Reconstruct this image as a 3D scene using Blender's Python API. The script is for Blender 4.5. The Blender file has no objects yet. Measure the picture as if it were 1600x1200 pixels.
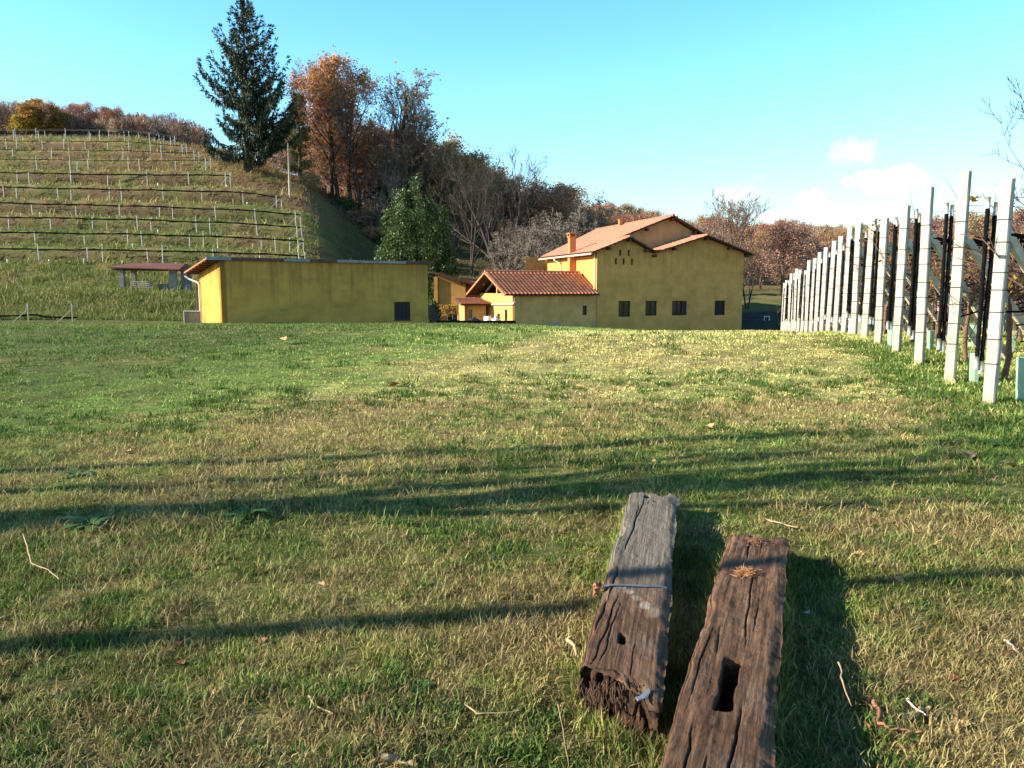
import bpy, math, random
import numpy as np
from mathutils import Vector, Matrix, noise as mnoise
R = math.radians
scene = bpy.context.scene
COL = scene.collection

# ------------------------------------------------------------------ camera
FPX = 1250.0                                   # focal length in pixels of the 1600 wide photograph
EYE = 1.5
PITCH = math.atan(150 / FPX)
cam_d = bpy.data.cameras.new("camera")
cam_d.sensor_width = 36
cam_d.lens = 36 * FPX / 1600
cam_d.clip_start = 0.05
cam_d.clip_end = 8000
cam = bpy.data.objects.new("camera", cam_d)
COL.objects.link(cam)
cam.location = (0, 0, EYE)
cam.rotation_euler = (R(90) - PITCH, 0, 0)
scene.camera = cam

def ray(px, py):
    sp, cp = math.sin(PITCH), math.cos(PITCH)
    a, b = px - 800, 600 - py
    return Vector((a, FPX * cp + b * sp, -FPX * sp + b * cp))

def at(px, py, Y):
    """world point seen at photo pixel (px, py) at distance Y in front"""
    d = ray(px, py)
    return Vector((0, 0, EYE)) + d * (Y / d.y)

def on_plane(px, py, z):
    d = ray(px, py)
    return Vector((0, 0, EYE)) + d * ((z - EYE) / d.z)

# ------------------------------------------------------------------ numpy noise
def _h(ix, iy, iz, s):
    n = (ix * 374761393 + iy * 668265263 + iz * 2147483647 + s * 1274126177) & 0xFFFFFFFF
    n = ((n ^ (n >> 13)) * 1274126177) & 0xFFFFFFFF
    n = ((n ^ (n >> 16)) * 2246822519) & 0xFFFFFFFF
    return ((n ^ (n >> 15)) & 0xFFFFFF) / float(0xFFFFFF)

def vn3(x, y, z, s=0):
    x, y, z = np.broadcast_arrays(np.asarray(x, float), np.asarray(y, float), np.asarray(z, float))
    ix, iy, iz = np.floor(x).astype(np.int64), np.floor(y).astype(np.int64), np.floor(z).astype(np.int64)
    fx, fy, fz = x - ix, y - iy, z - iz
    fx, fy, fz = [f * f * (3 - 2 * f) for f in (fx, fy, fz)]
    r = 0
    for dx in (0, 1):
        wx = fx if dx else 1 - fx
        for dy in (0, 1):
            wy = fy if dy else 1 - fy
            for dz in (0, 1):
                wz = fz if dz else 1 - fz
                r = r + wx * wy * wz * _h(ix + dx, iy + dy, iz + dz, s)
    return r

def fbm(x, y, z=0.0, s=0, o=4):
    r, a, t = 0, 1.0, 0
    x, y, z = np.asarray(x, float), np.asarray(y, float), np.asarray(z, float)
    for i in range(o):
        r = r + a * vn3(x, y, z, s + i * 17)
        t += a
        a *= .5
        x, y, z = x * 2.03, y * 2.03, z * 2.03
    return r / t

def sst(a, b, x):
    t = np.clip((np.asarray(x, float) - a) / (b - a), 0, 1)
    return t * t * (3 - 2 * t)

# ------------------------------------------------------------------ objects
def tag(o, label=None, cat=None, group=None, kind=None):
    if label: o["label"] = label
    if cat: o["category"] = cat
    if group: o["group"] = group
    if kind: o["kind"] = kind
    return o

def empty(name, loc=(0, 0, 0), rz=0.0, label=None, cat=None, group=None):
    o = bpy.data.objects.new(name, None)
    o.empty_display_size = .2
    COL.objects.link(o)
    o.location = loc
    o.rotation_euler = (0, 0, rz)
    return tag(o, label, cat, group)

def link_mesh(name, me, parent=None, loc=None):
    o = bpy.data.objects.new(name, me)
    COL.objects.link(o)
    if parent: o.parent = parent
    if loc is not None: o.location = loc
    return o

def copy_tree(o, parent=None):
    c = o.copy()
    COL.objects.link(c)
    if parent: c.parent = parent
    for ch in list(o.children):
        copy_tree(ch, c)
    return c

class MB:
    """collects shapes, links them as one mesh object"""
    def __init__(s):
        s.v, s.f, s.m = [], [], []
    def add(s, vs, fs, m=0):
        b = len(s.v)
        s.v += [tuple(p) for p in vs]
        s.f += [tuple(b + i for i in f) for f in fs]
        s.m += [m] * len(fs)
    def box(s, c, size, M=None, m=0):
        x, y, z = size[0] / 2, size[1] / 2, size[2] / 2
        vs = [Vector((sx * x, sy * y, sz * z)) for sx in (-1, 1) for sy in (-1, 1) for sz in (-1, 1)]
        if M is not None: vs = [M @ p for p in vs]
        c = Vector(c)
        s.add([p + c for p in vs], [(0, 1, 3, 2), (4, 6, 7, 5), (0, 4, 5, 1), (2, 3, 7, 6), (0, 2, 6, 4), (1, 5, 7, 3)], m)
    def bbox(s, x0, x1, y0, y1, z0, z1, m=0):
        s.box(((x0 + x1) / 2, (y0 + y1) / 2, (z0 + z1) / 2), (x1 - x0, y1 - y0, z1 - z0), None, m)
    def bar(s, a, b, w, h=None, m=0, up=(0, 0, 1)):
        a, b = Vector(a), Vector(b)
        d = (b - a)
        L = d.length
        d.normalize()
        u = Vector(up)
        if abs(d.dot(u)) > .98: u = Vector((0, 1, 0))
        sd = d.cross(u).normalized()
        u = sd.cross(d)
        M = Matrix((sd, d, u)).transposed()
        s.box((a + b) / 2, (w, L, h or w), M, m)
    def tube(s, pts, r, n=6, m=0, cap=True):
        pts = [Vector(p) for p in pts]
        if not hasattr(r, '__len__'): r = [r] * len(pts)
        vs, fs = [], []
        for i, p in enumerate(pts):
            d = pts[min(i + 1, len(pts) - 1)] - pts[max(i - 1, 0)]
            if d.length < 1e-9: d = Vector((0, 0, 1))
            d.normalize()
            u = Vector((0, 0, 1)) if abs(d.z) < .9 else Vector((1, 0, 0))
            a = d.cross(u).normalized()
            b = d.cross(a)
            for k in range(n):
                t = 2 * math.pi * k / n
                vs.append(p + (a * math.cos(t) + b * math.sin(t)) * r[i])
        for i in range(len(pts) - 1):
            for k in range(n):
                k2 = (k + 1) % n
                fs.append((i * n + k, i * n + k2, (i + 1) * n + k2, (i + 1) * n + k))
        if cap:
            fs.append(tuple(range(n)))
            fs.append(tuple((len(pts) - 1) * n + k for k in reversed(range(n))))
        s.add(vs, fs, m)
    def poly_prism(s, pts, d, m=0):
        """pts: a closed 3-D outline; d: extrusion vector"""
        pts = [Vector(p) for p in pts]
        d = Vector(d)
        n = len(pts)
        s.add(pts + [p + d for p in pts], [tuple(range(n)), tuple(range(2 * n - 1, n - 1, -1))] + [(i, i + n, (i + 1) % n + n, (i + 1) % n) for i in range(n)], m)
    def mesh(s, name, mats, smooth=False):
        me = bpy.data.meshes.new(name)
        me.from_pydata(s.v, [], s.f)
        mats = mats if isinstance(mats, (list, tuple)) else [mats]
        for x in mats: me.materials.append(x)
        if len(mats) > 1: me.polygons.foreach_set("material_index", s.m)
        if smooth: me.polygons.foreach_set("use_smooth", [True] * len(s.f))
        me.update()
        return me
    def build(s, name, mats, parent=None, smooth=False, loc=None):
        return link_mesh(name, s.mesh(name, mats, smooth), parent, loc)

def np_mesh(name, verts, quads=None, tris=None, mat=None, smooth=False, col=None, corner_mat=None):
    """big meshes from arrays; col: per-vertex rgb as attribute 'col'"""
    me = bpy.data.meshes.new(name)
    verts = np.asarray(verts, np.float32)
    me.vertices.add(len(verts))
    me.vertices.foreach_set("co", verts.ravel())
    idx, starts = [], []
    n = 0
    for arr, k in ((quads, 4), (tris, 3)):
        if arr is not None and len(arr):
            arr = np.asarray(arr, np.int32)
            idx.append(arr.ravel())
            starts.append(n + np.arange(len(arr), dtype=np.int32) * k)
            n += arr.size
    me.loops.add(n)
    me.loops.foreach_set("vertex_index", np.concatenate(idx))
    st = np.concatenate(starts)
    me.polygons.add(len(st))
    me.polygons.foreach_set("loop_start", st)
    if smooth: me.polygons.foreach_set("use_smooth", np.ones(len(st), bool))
    if col is not None:
        a = me.attributes.new("col", 'FLOAT_COLOR', 'POINT')
        c = np.ones((len(verts), 4), np.float32)
        c[:, :3] = col
        a.data.foreach_set("color", c.ravel())
    if mat: me.materials.append(mat)
    me.update()
    me.validate()
    return me

def cards(C, U, V):
    """unwelded quads centred at C with half axes U, V -> verts, quads"""
    n = len(C)
    v = np.stack([C - U - V, C + U - V, C + U + V, C - U + V], 1).reshape(-1, 3)
    q = np.arange(4 * n, dtype=np.int32).reshape(n, 4)
    return v, q

def leafcards(C, U, V):
    """diamond-ish leaves: base, side, tip, side"""
    n = len(C)
    v = np.stack([C - V, C + U - V * .1, C + V, C - U + V * .1], 1).reshape(-1, 3)
    return v, np.arange(4 * n, dtype=np.int32).reshape(n, 4)

def rand_unit(rs, n):
    v = rs.normal(size=(n, 3))
    return v / np.linalg.norm(v, axis=1, keepdims=True)

# ------------------------------------------------------------------ materials
def mat_new(name):
    m = bpy.data.materials.new(name)
    m.use_nodes = True
    nt = m.node_tree
    for n in list(nt.nodes): nt.nodes.remove(n)
    out = nt.nodes.new("ShaderNodeOutputMaterial")
    p = nt.nodes.new("ShaderNodeBsdfPrincipled")
    nt.links.new(p.outputs[0], out.inputs[0])
    return m, nt, p, out

def N(nt, typ, **kw):
    n = nt.nodes.new(typ)
    for k, v in kw.items():
        if k.startswith("i_"):
            n.inputs[k[2:].replace("_", " ")].default_value = v
        else:
            setattr(n, k, v)
    return n

def coords(nt, scale=(1, 1, 1), world=False, rot=(0, 0, 0)):
    mp = N(nt, "ShaderNodeMapping")
    mp.inputs["Scale"].default_value = scale
    mp.inputs["Rotation"].default_value = rot
    if world:
        g = N(nt, "ShaderNodeNewGeometry")
        nt.links.new(g.outputs["Position"], mp.inputs[0])
    else:
        tc = N(nt, "ShaderNodeTexCoord")
        nt.links.new(tc.outputs["Object"], mp.inputs[0])
    return mp.outputs[0]

def noise_n(nt, vec, scale, detail=5, rough=.6, dist=0.0):
    n = N(nt, "ShaderNodeTexNoise")
    n.inputs["Scale"].default_value = scale
    n.inputs["Detail"].default_value = detail
    n.inputs["Roughness"].default_value = rough
    n.inputs["Distortion"].default_value = dist
    nt.links.new(vec, n.inputs["Vector"])
    return n.outputs["Fac"]

def ramp(nt, fac, stops):
    r = N(nt, "ShaderNodeValToRGB")
    el = r.color_ramp.elements
    while len(el) > 1: el.remove(el[-1])
    el[0].position, el[0].color = stops[0][0], tuple(stops[0][1]) + (1,)
    for p, c in stops[1:]:
        e = el.new(p)
        e.color = tuple(c) + (1,)
    nt.links.new(fac, r.inputs[0])
    return r.outputs[0]

def rampf(nt, fac, a, b):
    r = N(nt, "ShaderNodeMapRange")
    r.inputs[1].default_value, r.inputs[2].default_value = a, b
    nt.links.new(fac, r.inputs[0])
    return r.outputs[0]

def mix(nt, fac, a, b, typ='MIX'):
    m = N(nt, "ShaderNodeMix", data_type='RGBA', blend_type=typ)
    def put(sock, x):
        if hasattr(x, "links"): nt.links.new(x, sock)
        elif hasattr(x, "__len__"): sock.default_value = tuple(x)[:3] + (1,)
        else: sock.default_value = x
    put(m.inputs[0], fac)
    put(m.inputs[6], a)
    put(m.inputs[7], b)
    return m.outputs[2]

def math_n(nt, op, a, b=None):
    m = N(nt, "ShaderNodeMath", operation=op)
    for s, x in ((m.inputs[0], a), (m.inputs[1], b)):
        if x is None: continue
        if hasattr(x, "links"): nt.links.new(x, s)
        else: s.default_value = x
    return m.outputs[0]

def bump(nt, p, h, strength=.3, dist=.02):
    b = N(nt, "ShaderNodeBump")
    b.inputs["Strength"].default_value = strength
    b.inputs["Distance"].default_value = dist
    nt.links.new(h, b.inputs["Height"])
    nt.links.new(b.outputs[0], p.inputs["Normal"])

def simple(name, col, rough=.8, var=.25, scale=3.0, metal=0.0, bmp=0.0, spec=.3, stretch=(1, 1, 1), world=False):
    """a surface whose colour drifts with noise between darker and lighter versions of col"""
    m, nt, p, out = mat_new(name)
    vec = coords(nt, stretch, world)
    f = noise_n(nt, vec, scale, 6, .65)
    a = tuple(c * (1 - var) for c in col)
    b = tuple(min(1, c * (1 + var)) for c in col)
    nt.links.new(ramp(nt, f, [(.3, a), (.7, b)]), p.inputs["Base Color"])
    p.inputs["Roughness"].default_value = rough
    p.inputs["Metallic"].default_value = metal
    p.inputs["Specular IOR Level"].default_value = spec
    if bmp: bump(nt, p, noise_n(nt, vec, scale * 6, 5, .7), bmp, .01)
    return m

def leafy(name, stops, trans=.3, objvar=.0, rough=.6):
    """leaf material: random colour per leaf (mesh island), some light passing through"""
    m, nt, p, out = mat_new(name)
    g = N(nt, "ShaderNodeNewGeometry")
    c = ramp(nt, g.outputs["Random Per Island"], stops)
    if objvar:
        oi = N(nt, "ShaderNodeObjectInfo")
        hs = N(nt, "ShaderNodeHueSaturation")
        nt.links.new(c, hs.inputs["Color"])
        mr = N(nt, "ShaderNodeMapRange")
        mr.inputs[3].default_value, mr.inputs[4].default_value = 1 - objvar, 1 + objvar
        nt.links.new(oi.outputs["Random"], mr.inputs[0])
        nt.links.new(mr.outputs[0], hs.inputs["Value"])
        mr2 = N(nt, "ShaderNodeMapRange")
        mr2.inputs[3].default_value, mr2.inputs[4].default_value = .5 - .03, .5 + .03
        nt.links.new(math_n(nt, 'FRACT', math_n(nt, 'MULTIPLY', oi.outputs["Random"], 7.3)), mr2.inputs[0])
        nt.links.new(mr2.outputs[0], hs.inputs["Hue"])
        c = hs.outputs[0]
    nt.links.new(c, p.inputs["Base Color"])
    p.inputs["Roughness"].default_value = rough
    p.inputs["Specular IOR Level"].default_value = .25
    t = N(nt, "ShaderNodeBsdfTranslucent")
    nt.links.new(c, t.inputs[0])
    ms = N(nt, "ShaderNodeMixShader")
    ms.inputs[0].default_value = trans
    nt.links.new(p.outputs[0], ms.inputs[1])
    nt.links.new(t.outputs[0], ms.inputs[2])
    nt.links.new(ms.outputs[0], out.inputs[0])
    return m

def blade_mat(name, trans=.25):
    m, nt, p, out = mat_new(name)
    a = N(nt, "ShaderNodeAttribute", attribute_name="col")
    nt.links.new(a.outputs["Color"], p.inputs["Base Color"])
    p.inputs["Roughness"].default_value = .65
    p.inputs["Specular IOR Level"].default_value = .2
    t = N(nt, "ShaderNodeBsdfTranslucent")
    nt.links.new(a.outputs["Color"], t.inputs[0])
    ms = N(nt, "ShaderNodeMixShader")
    ms.inputs[0].default_value = trans
    nt.links.new(p.outputs[0], ms.inputs[1])
    nt.links.new(t.outputs[0], ms.inputs[2])
    nt.links.new(ms.outputs[0], out.inputs[0])
    return m
# ------------------------------------------------------------------ light
SUN_AZ, SUN_EL = R(11), R(22.8)
S = Vector((-math.cos(SUN_AZ) * math.cos(SUN_EL), -math.sin(SUN_AZ) * math.cos(SUN_EL), math.sin(SUN_EL)))
sd = bpy.data.lights.new("sun", 'SUN')
sd.energy = 5.0
sd.angle = R(.53)
sd.color = (1, .90, .74)
so = bpy.data.objects.new("sun", sd)
COL.objects.link(so)
so.rotation_euler = S.to_track_quat('Z', 'Y').to_euler()
w = bpy.data.worlds.new("World")
scene.world = w
w.use_nodes = True
nt = w.node_tree
bg = nt.nodes["Background"]
sky = N(nt, "ShaderNodeTexSky", sky_type='NISHITA')
sky.sun_disc = False
sky.sun_elevation = SUN_EL
sky.sun_rotation = math.atan2(S.x, S.y) % (2 * math.pi)
sky.altitude = 300
sky.air_density = 1.0
sky.dust_density = .25
sky.ozone_density = 1.5
hs = N(nt, "ShaderNodeHueSaturation")
hs.inputs["Hue"].default_value = .489
hs.inputs["Saturation"].default_value = 1.33
hs.inputs["Value"].default_value = 1.14
nt.links.new(sky.outputs[0], hs.inputs["Color"])
tc = N(nt, "ShaderNodeTexCoord")
mask = None
nz = N(nt, "ShaderNodeTexNoise")
nz.inputs["Scale"].default_value = 26
nz.inputs["Detail"].default_value = 7
nz.inputs["Roughness"].default_value = .62
nt.links.new(tc.outputs["Generated"], nz.inputs["Vector"])
for (cx, cy, ax, ay, dens) in ((1372, 284, 70, 25, .85), (1335, 240, 44, 28, .4), (1270, 314, 30, 22, .65), (1140, 312, 44, 34, .8), (1185, 338, 60, 10, .4), (1215, 352, 110, 12, .3)):
    d = ray(cx, cy).normalized()
    vs = N(nt, "ShaderNodeVectorMath", operation='SUBTRACT')
    nt.links.new(tc.outputs["Generated"], vs.inputs[0])
    vs.inputs[1].default_value = d
    ml = N(nt, "ShaderNodeVectorMath", operation='MULTIPLY')
    nt.links.new(vs.outputs[0], ml.inputs[0])
    ml.inputs[1].default_value = (FPX / ax * 1.25, FPX / ax * 1.25, FPX / ay * 1.25)
    ln = N(nt, "ShaderNodeVectorMath", operation='LENGTH')
    nt.links.new(ml.outputs[0], ln.inputs[0])
    e = math_n(nt, 'ADD', ln.outputs["Value"], math_n(nt, 'MULTIPLY', math_n(nt, 'SUBTRACT', nz.outputs["Fac"], .5), 3.4))
    mr = N(nt, "ShaderNodeMapRange", interpolation_type='SMOOTHSTEP')
    mr.inputs[1].default_value, mr.inputs[2].default_value = 1.1, .1
    mr.inputs[3].default_value, mr.inputs[4].default_value = 0, dens
    nt.links.new(e, mr.inputs[0])
    mask = mr.outputs[0] if mask is None else math_n(nt, 'MAXIMUM', mask, mr.outputs[0])
CLOUD = (5.2, 5.3, 5.5)
# unseen sky overhead dimmed to cut fill light; horizon band dimmed as well
sz = N(nt, "ShaderNodeSeparateXYZ")
nt.links.new(tc.outputs["Generated"], sz.inputs[0])
zr = N(nt, "ShaderNodeMapRange", interpolation_type='SMOOTHSTEP')
zr.inputs[1].default_value, zr.inputs[2].default_value = .34, .72
zr.inputs[3].default_value, zr.inputs[4].default_value = 1.0, .36
nt.links.new(sz.outputs["Z"], zr.inputs[0])
dm = N(nt, "ShaderNodeVectorMath", operation='SCALE')
nt.links.new(hs.outputs[0], dm.inputs[0])
zh = N(nt, "ShaderNodeMapRange", interpolation_type='SMOOTHSTEP')
zh.inputs[1].default_value, zh.inputs[2].default_value = -.02, .26
zh.inputs[3].default_value, zh.inputs[4].default_value = .60, 1.12
nt.links.new(sz.outputs["Z"], zh.inputs[0])
nt.links.new(math_n(nt, 'MULTIPLY', zr.outputs[0], zh.outputs[0]), dm.inputs["Scale"])
nt.links.new(mix(nt, mask, dm.outputs[0], CLOUD), bg.inputs[0])
bg.inputs[1].default_value = .12
vs_ = scene.view_settings
vs_.view_transform = 'Standard'
vs_.look = 'None'
vs_.gamma = 1
vs_.exposure = 1.3
scene.cycles.max_bounces = 6
scene.cycles.transparent_max_bounces = 8
# ------------------------------------------------------------------ terrain
_PX = np.array([-900, -300, 0, 200, 350, 400, 470, 600, 740, 850, 1000, 1200, 1600, 2400], float)
_TY = [50, 56, 62, 65, 71, 80, 94, 106, 118, 130, 160, 220, 350, 700, 1600]
_TZ = np.array([
    [-.5, -.6, -.6, -.6, -.8, -.9, -1., -1.1, -1.2, -1.3, -1.4, -1.3, -1.1, -.8],
    [-.4, -.5, -.5, -.5, -.8, -1., -1.3, -1.6, -1.9, -2.1, -2.2, -1.8, -1.2, -.8],
    [1.1, 1.0, 1.0, 1.0, .5, .1, -.5, -1.5, -2., -2.3, -2.4, -2.2, -1.5, -.8],
    [1.3, 1.2, 1.2, 1.15, .8, .4, -.3, -1.4, -2., -2.3, -2.4, -2.2, -1.5, -.8],
    [1.4, 1.3, 1.3, 1.25, 1.1, .8, .3, -.8, -1.7, -2.3, -2.4, -2.2, -1.5, -.5],
    [3.3, 3.3, 3.3, 3.2, 3.0, 2.9, 2.7, .2, -.5, -1.6, -1.9, -.95, -.8, 0],
    [10.3, 10.3, 10.3, 10., 9.6, 9.4, 9.0, 3.0, 2., .5, -.1, .45, .5, .7],
    [17.6, 17.5, 17.4, 17.1, 17.2, 16.9, 15.2, 6.8, 4.6, 2.2, 1.1, 1.15, 1.2, 1.2],
    [23.2, 23.2, 23., 23., 21.6, 20.0, 17.6, 9.8, 6.7, 4., 2.5, 1.9, 2, 2],
    [26, 26, 26, 25.8, 24, 22, 18.5, 13.2, 8.6, 5.5, 4., 2.5, 3, 3],
    [30, 30, 30, 29, 27, 26, 24, 19, 14, 10, 7.5, 5, 5, 5],
    [36, 36, 36, 35, 33, 32, 30, 26, 21, 17, 13, 9, 9, 9],
    [42, 42, 42, 42, 40, 40, 38, 36, 32, 28, 24, 21, 19, 18],
    [40, 40, 40, 40, 40, 40, 40, 38, 36, 34, 32, 30, 28, 27],
    [30] * 14])
_TZ = np.where(_TZ > 4, 1.5 + (_TZ - 1.5) * .972, _TZ)
_MY = [-80, 0, 6, 9.3, 13, 16, 20, 23, 30, 41, 50]
_MR = [0, 0, .02, .15, .3, .36, .36, .20, -.25, -.70, -1.15]
_ML = [0, 0, .03, .14, .26, .35, .43, .38, .08, -.35, -.62]

def H0(x, y):
    x, y = np.asarray(x, float), np.asarray(y, float)
    zr, zl = np.interp(y, _MY, _MR), np.interp(y, _MY, _ML)
    t = sst(-7, 5, x - y * .1)
    zm = zl * (1 - t) + zr * t
    ys = np.maximum(y, 50.0)
    px = np.clip(800 + 1259 * x / ys, _PX[0], _PX[-1])
    iy = np.clip(np.searchsorted(_TY, ys) - 1, 0, len(_TY) - 2)
    ty = np.array(_TY, float)
    fy = (np.clip(ys, ty[0], ty[-1]) - ty[iy]) / (ty[iy + 1] - ty[iy])
    ip = np.clip(np.searchsorted(_PX, px) - 1, 0, len(_PX) - 2)
    fp = (px - _PX[ip]) / (_PX[ip + 1] - _PX[ip])
    fp = fp * fp * (3 - 2 * fp) * .5 + fp * .5
    zt = (_TZ[iy, ip] * (1 - fp) + _TZ[iy, ip + 1] * fp) * (1 - fy) + (_TZ[iy + 1, ip] * (1 - fp) + _TZ[iy + 1, ip + 1] * fp) * fy
    b = sst(46, 56, y)
    return zm * (1 - b) + zt * b

def edge_px(y):
    """right border of the terraced vineyard, in photo pixels, for distance y"""
    return np.interp(y, [80, 86, 94, 97, 103, 110, 122, 128], [480, 478, 474, 468, 352, 322, 268, 240])

def hillmask(x, y):
    px = 800 + 1259 * np.asarray(x, float) / np.maximum(y, 1)
    m = sst(81, 83, y) * (1 - sst(123, 127, y))
    return m * (1 - sst(0, 200, px - edge_px(y)))

def H(x, y):
    x, y = np.asarray(x, float), np.asarray(y, float)
    z = H0(x, y)
    f = np.mod((y - 81.4) / 4.0, 1.0)
    g = sst(.5, .94, f)
    z = z + 2.3 * 1.08 * (g - f) * hillmask(x, y)
    far = sst(58, 75, y)
    z = z + (fbm(x * .5, y * .5, 0, 3, 3) - .5) * (.08 + .35 * far) * sst(2, 6, y)
    z = z + (fbm(x * 2.2, y * 2.2, 0, 5, 3) - .5) * .06
    return z

def Hs(x, y):
    return float(H(np.array([x]), np.array([y]))[0])

def axis(segs):
    out = []
    for a, b, st in segs:
        out += list(np.arange(a, b - 1e-6, st))
    out.append(segs[-1][1])
    return np.array(out)

gx = axis([(-2600, -600, 200), (-600, -140, 20), (-140, -70, 2.0), (-70, -12, .8), (-12, 12, .3), (12, 40, .8), (40, 140, 3), (140, 600, 20), (600, 2600, 200)])
gy = axis([(-300, -40, 20), (-40, -4, 2), (-4, 12, .25), (12, 50, .5), (50, 80, .5), (80, 126, .33), (126, 240, 2), (240, 700, 20), (700, 4000, 150)])
X, Y = np.meshgrid(gx, gy)
Z = H(X, Y)
nx, ny = len(gx), len(gy)
i = np.arange(nx * ny).reshape(ny, nx)
q = np.stack([i[:-1, :-1], i[:-1, 1:], i[1:, 1:], i[1:, :-1]], -1).reshape(-1, 4)

def dry(x, y):
    """0 fresh green .. 1 dead straw, over the meadow"""
    d = (fbm(x * .45, y * .45, 0, 21, 4) - .5) * 1.5 + .4 + (fbm(x * 2.1, y * 2.1, 0, 31, 3) - .5) * .9 + (fbm(x * 9, y * 9, 0, 35, 3) - .5) * .75 + .03
    # fresh green left half beyond the first metres
    gl = sst(-1.5, -4.5, x - (y - 8) * .36) * sst(6.5, 8.5, y)
    d = d - .52 * gl
    # worn mown track running up to the house
    c = -4.2 + (y - 8) * .5
    tr = np.exp(-((x - c - .6) / (1.1 + .03 * y)) ** 2) * sst(6, 8, y) * (1 - sst(20, 26, y))
    d = d + .3 * tr
    # straw on the near right and near left
    d = d + .34 * sst(1.4, 2.2, x) * (1 - sst(4.2, 6.0, y)) + .18 * np.exp(-((x + 1.6) / 1.2) ** 2 - ((y - 4.2) / .7) ** 2)
    # greener under the trellis posts
    rowx = 3.08 + .2656 * y
    d = d - .34 * sst(-.7, .3, x - rowx) * sst(7, 9, y)
    d = d + .22 * sst(7, 12, y) * sst(-3, 1, x - (y - 8) * .3) * (1 - sst(-.7, .3, x - rowx))
    return np.clip(d, 0, 1)

GREEN = np.array([.115, .18, .034])
LIME = np.array([.25, .245, .07])
STRAW = np.array([.42, .345, .14])
BROWN = np.array([.19, .115, .05])

def meadow_col(x, y, rnd):
    d = dry(x, y)
    k = np.clip(d + (rnd - .5) * .75, 0, 1)[:, None]
    c = np.where(k < .5, GREEN + (LIME - GREEN) * (k / .5), LIME + (STRAW - LIME) * ((k - .5) / .5))
    r2 = (rnd * 7.77) % 1.0
    c = np.where((r2 < .12 * (.4 + d))[:, None], BROWN, c)
    ft = (.55 * sst(7, 12, y) * sst(-5, 0, x - (y - 8) * .3))[:, None]
    c = c * (1 - ft) + np.array([.30, .275, .10]) * ft
    cl = np.clip(.25 + 1.5 * fbm(x * 7, y * 7, 0, 37, 3), .4, 1.6)
    cl = cl * (1 + 1.0 * sst(4.5, 10.5, y) * sst(-9, -2, x - (y - 8) * .2))      # sunlit brightness of the far sward painted into its colour
    return c * ((.7 + .6 * ((rnd * 13.3) % 1.0)) * cl)[:, None]

def hill_col(x, y, rnd):
    """rough grass on the banks and terraces: olive green with brown dead leaves higher up"""
    n = fbm(x * .3, y * .3, 0, 41, 4)
    n2 = fbm(x * 1.2, y * 1.2, 0, 43, 3)
    up = sst(88, 112, y)
    br = np.clip((n - .5) * 2.2 + up * .55 + .02 + (n2 - .5) * 1.1 + .22, 0, 1)
    br = br * (1 - .7 * (1 - sst(64, 74, y)))
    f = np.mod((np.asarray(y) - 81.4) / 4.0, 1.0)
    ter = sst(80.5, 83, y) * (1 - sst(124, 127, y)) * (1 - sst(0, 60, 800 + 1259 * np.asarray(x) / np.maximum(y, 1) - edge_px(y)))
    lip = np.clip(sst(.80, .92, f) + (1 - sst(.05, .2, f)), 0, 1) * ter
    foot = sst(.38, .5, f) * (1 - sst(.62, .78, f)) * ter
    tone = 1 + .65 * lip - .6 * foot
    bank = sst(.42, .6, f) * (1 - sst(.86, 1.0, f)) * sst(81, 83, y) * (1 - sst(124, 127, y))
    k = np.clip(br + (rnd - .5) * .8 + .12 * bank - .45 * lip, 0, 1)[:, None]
    g1, g2, b1 = np.array([.135, .17, .035]), np.array([.29, .255, .085]), np.array([.27, .165, .085])
    c = np.where(k < .5, g1 + (g2 - g1) * (k / .5), g2 + (b1 - g2) * ((k - .5) / .5))
    # shading painted into the terraces: foot darkened, lip brightened; banks also browner with weeds
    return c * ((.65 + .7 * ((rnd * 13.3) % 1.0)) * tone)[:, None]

rs = np.random.RandomState(5)
fx, fy = X.ravel(), Y.ravel()
rn = .5 + (fbm(fx * 3, fy * 3, 0, 77, 2) - .5)
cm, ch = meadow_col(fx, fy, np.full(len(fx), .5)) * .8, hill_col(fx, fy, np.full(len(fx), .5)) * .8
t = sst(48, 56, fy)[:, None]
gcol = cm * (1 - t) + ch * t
far = sst(128, 150, fy)[:, None]                  # woodland floor under the trees: leaf litter
gcol = gcol * (1 - far) + np.array([.13, .085, .045]) * far
# mown lawn behind the house on the valley floor
pxv = 800 + 1259 * fx / np.maximum(fy, 1)
lawn = (sst(1080, 1150, pxv) * sst(74, 82, fy) * (1 - sst(104, 116, fy)))[:, None]
gcol = gcol * (1 - lawn) + (np.array([.20, .19, .06]) + (fbm(fx * .3, fy * .3, 0, 8, 3)[:, None] - .5) * np.array([.2, .08, .06])) * lawn
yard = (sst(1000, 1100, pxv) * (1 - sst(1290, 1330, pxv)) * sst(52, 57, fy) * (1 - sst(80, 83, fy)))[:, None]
gcol = gcol * (1 - yard) + np.array([.045, .045, .042]) * yard  # asphalt tone darkened to carry the house's shadow in its colour
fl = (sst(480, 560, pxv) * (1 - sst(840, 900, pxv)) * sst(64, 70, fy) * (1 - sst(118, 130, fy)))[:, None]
gcol = gcol * (1 - fl) + (np.array([.085, .085, .035]) + (fbm(fx * .25, fy * .6, 0, 9, 3)[:, None] - .5) * np.array([.12, .05, .04])) * fl

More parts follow.
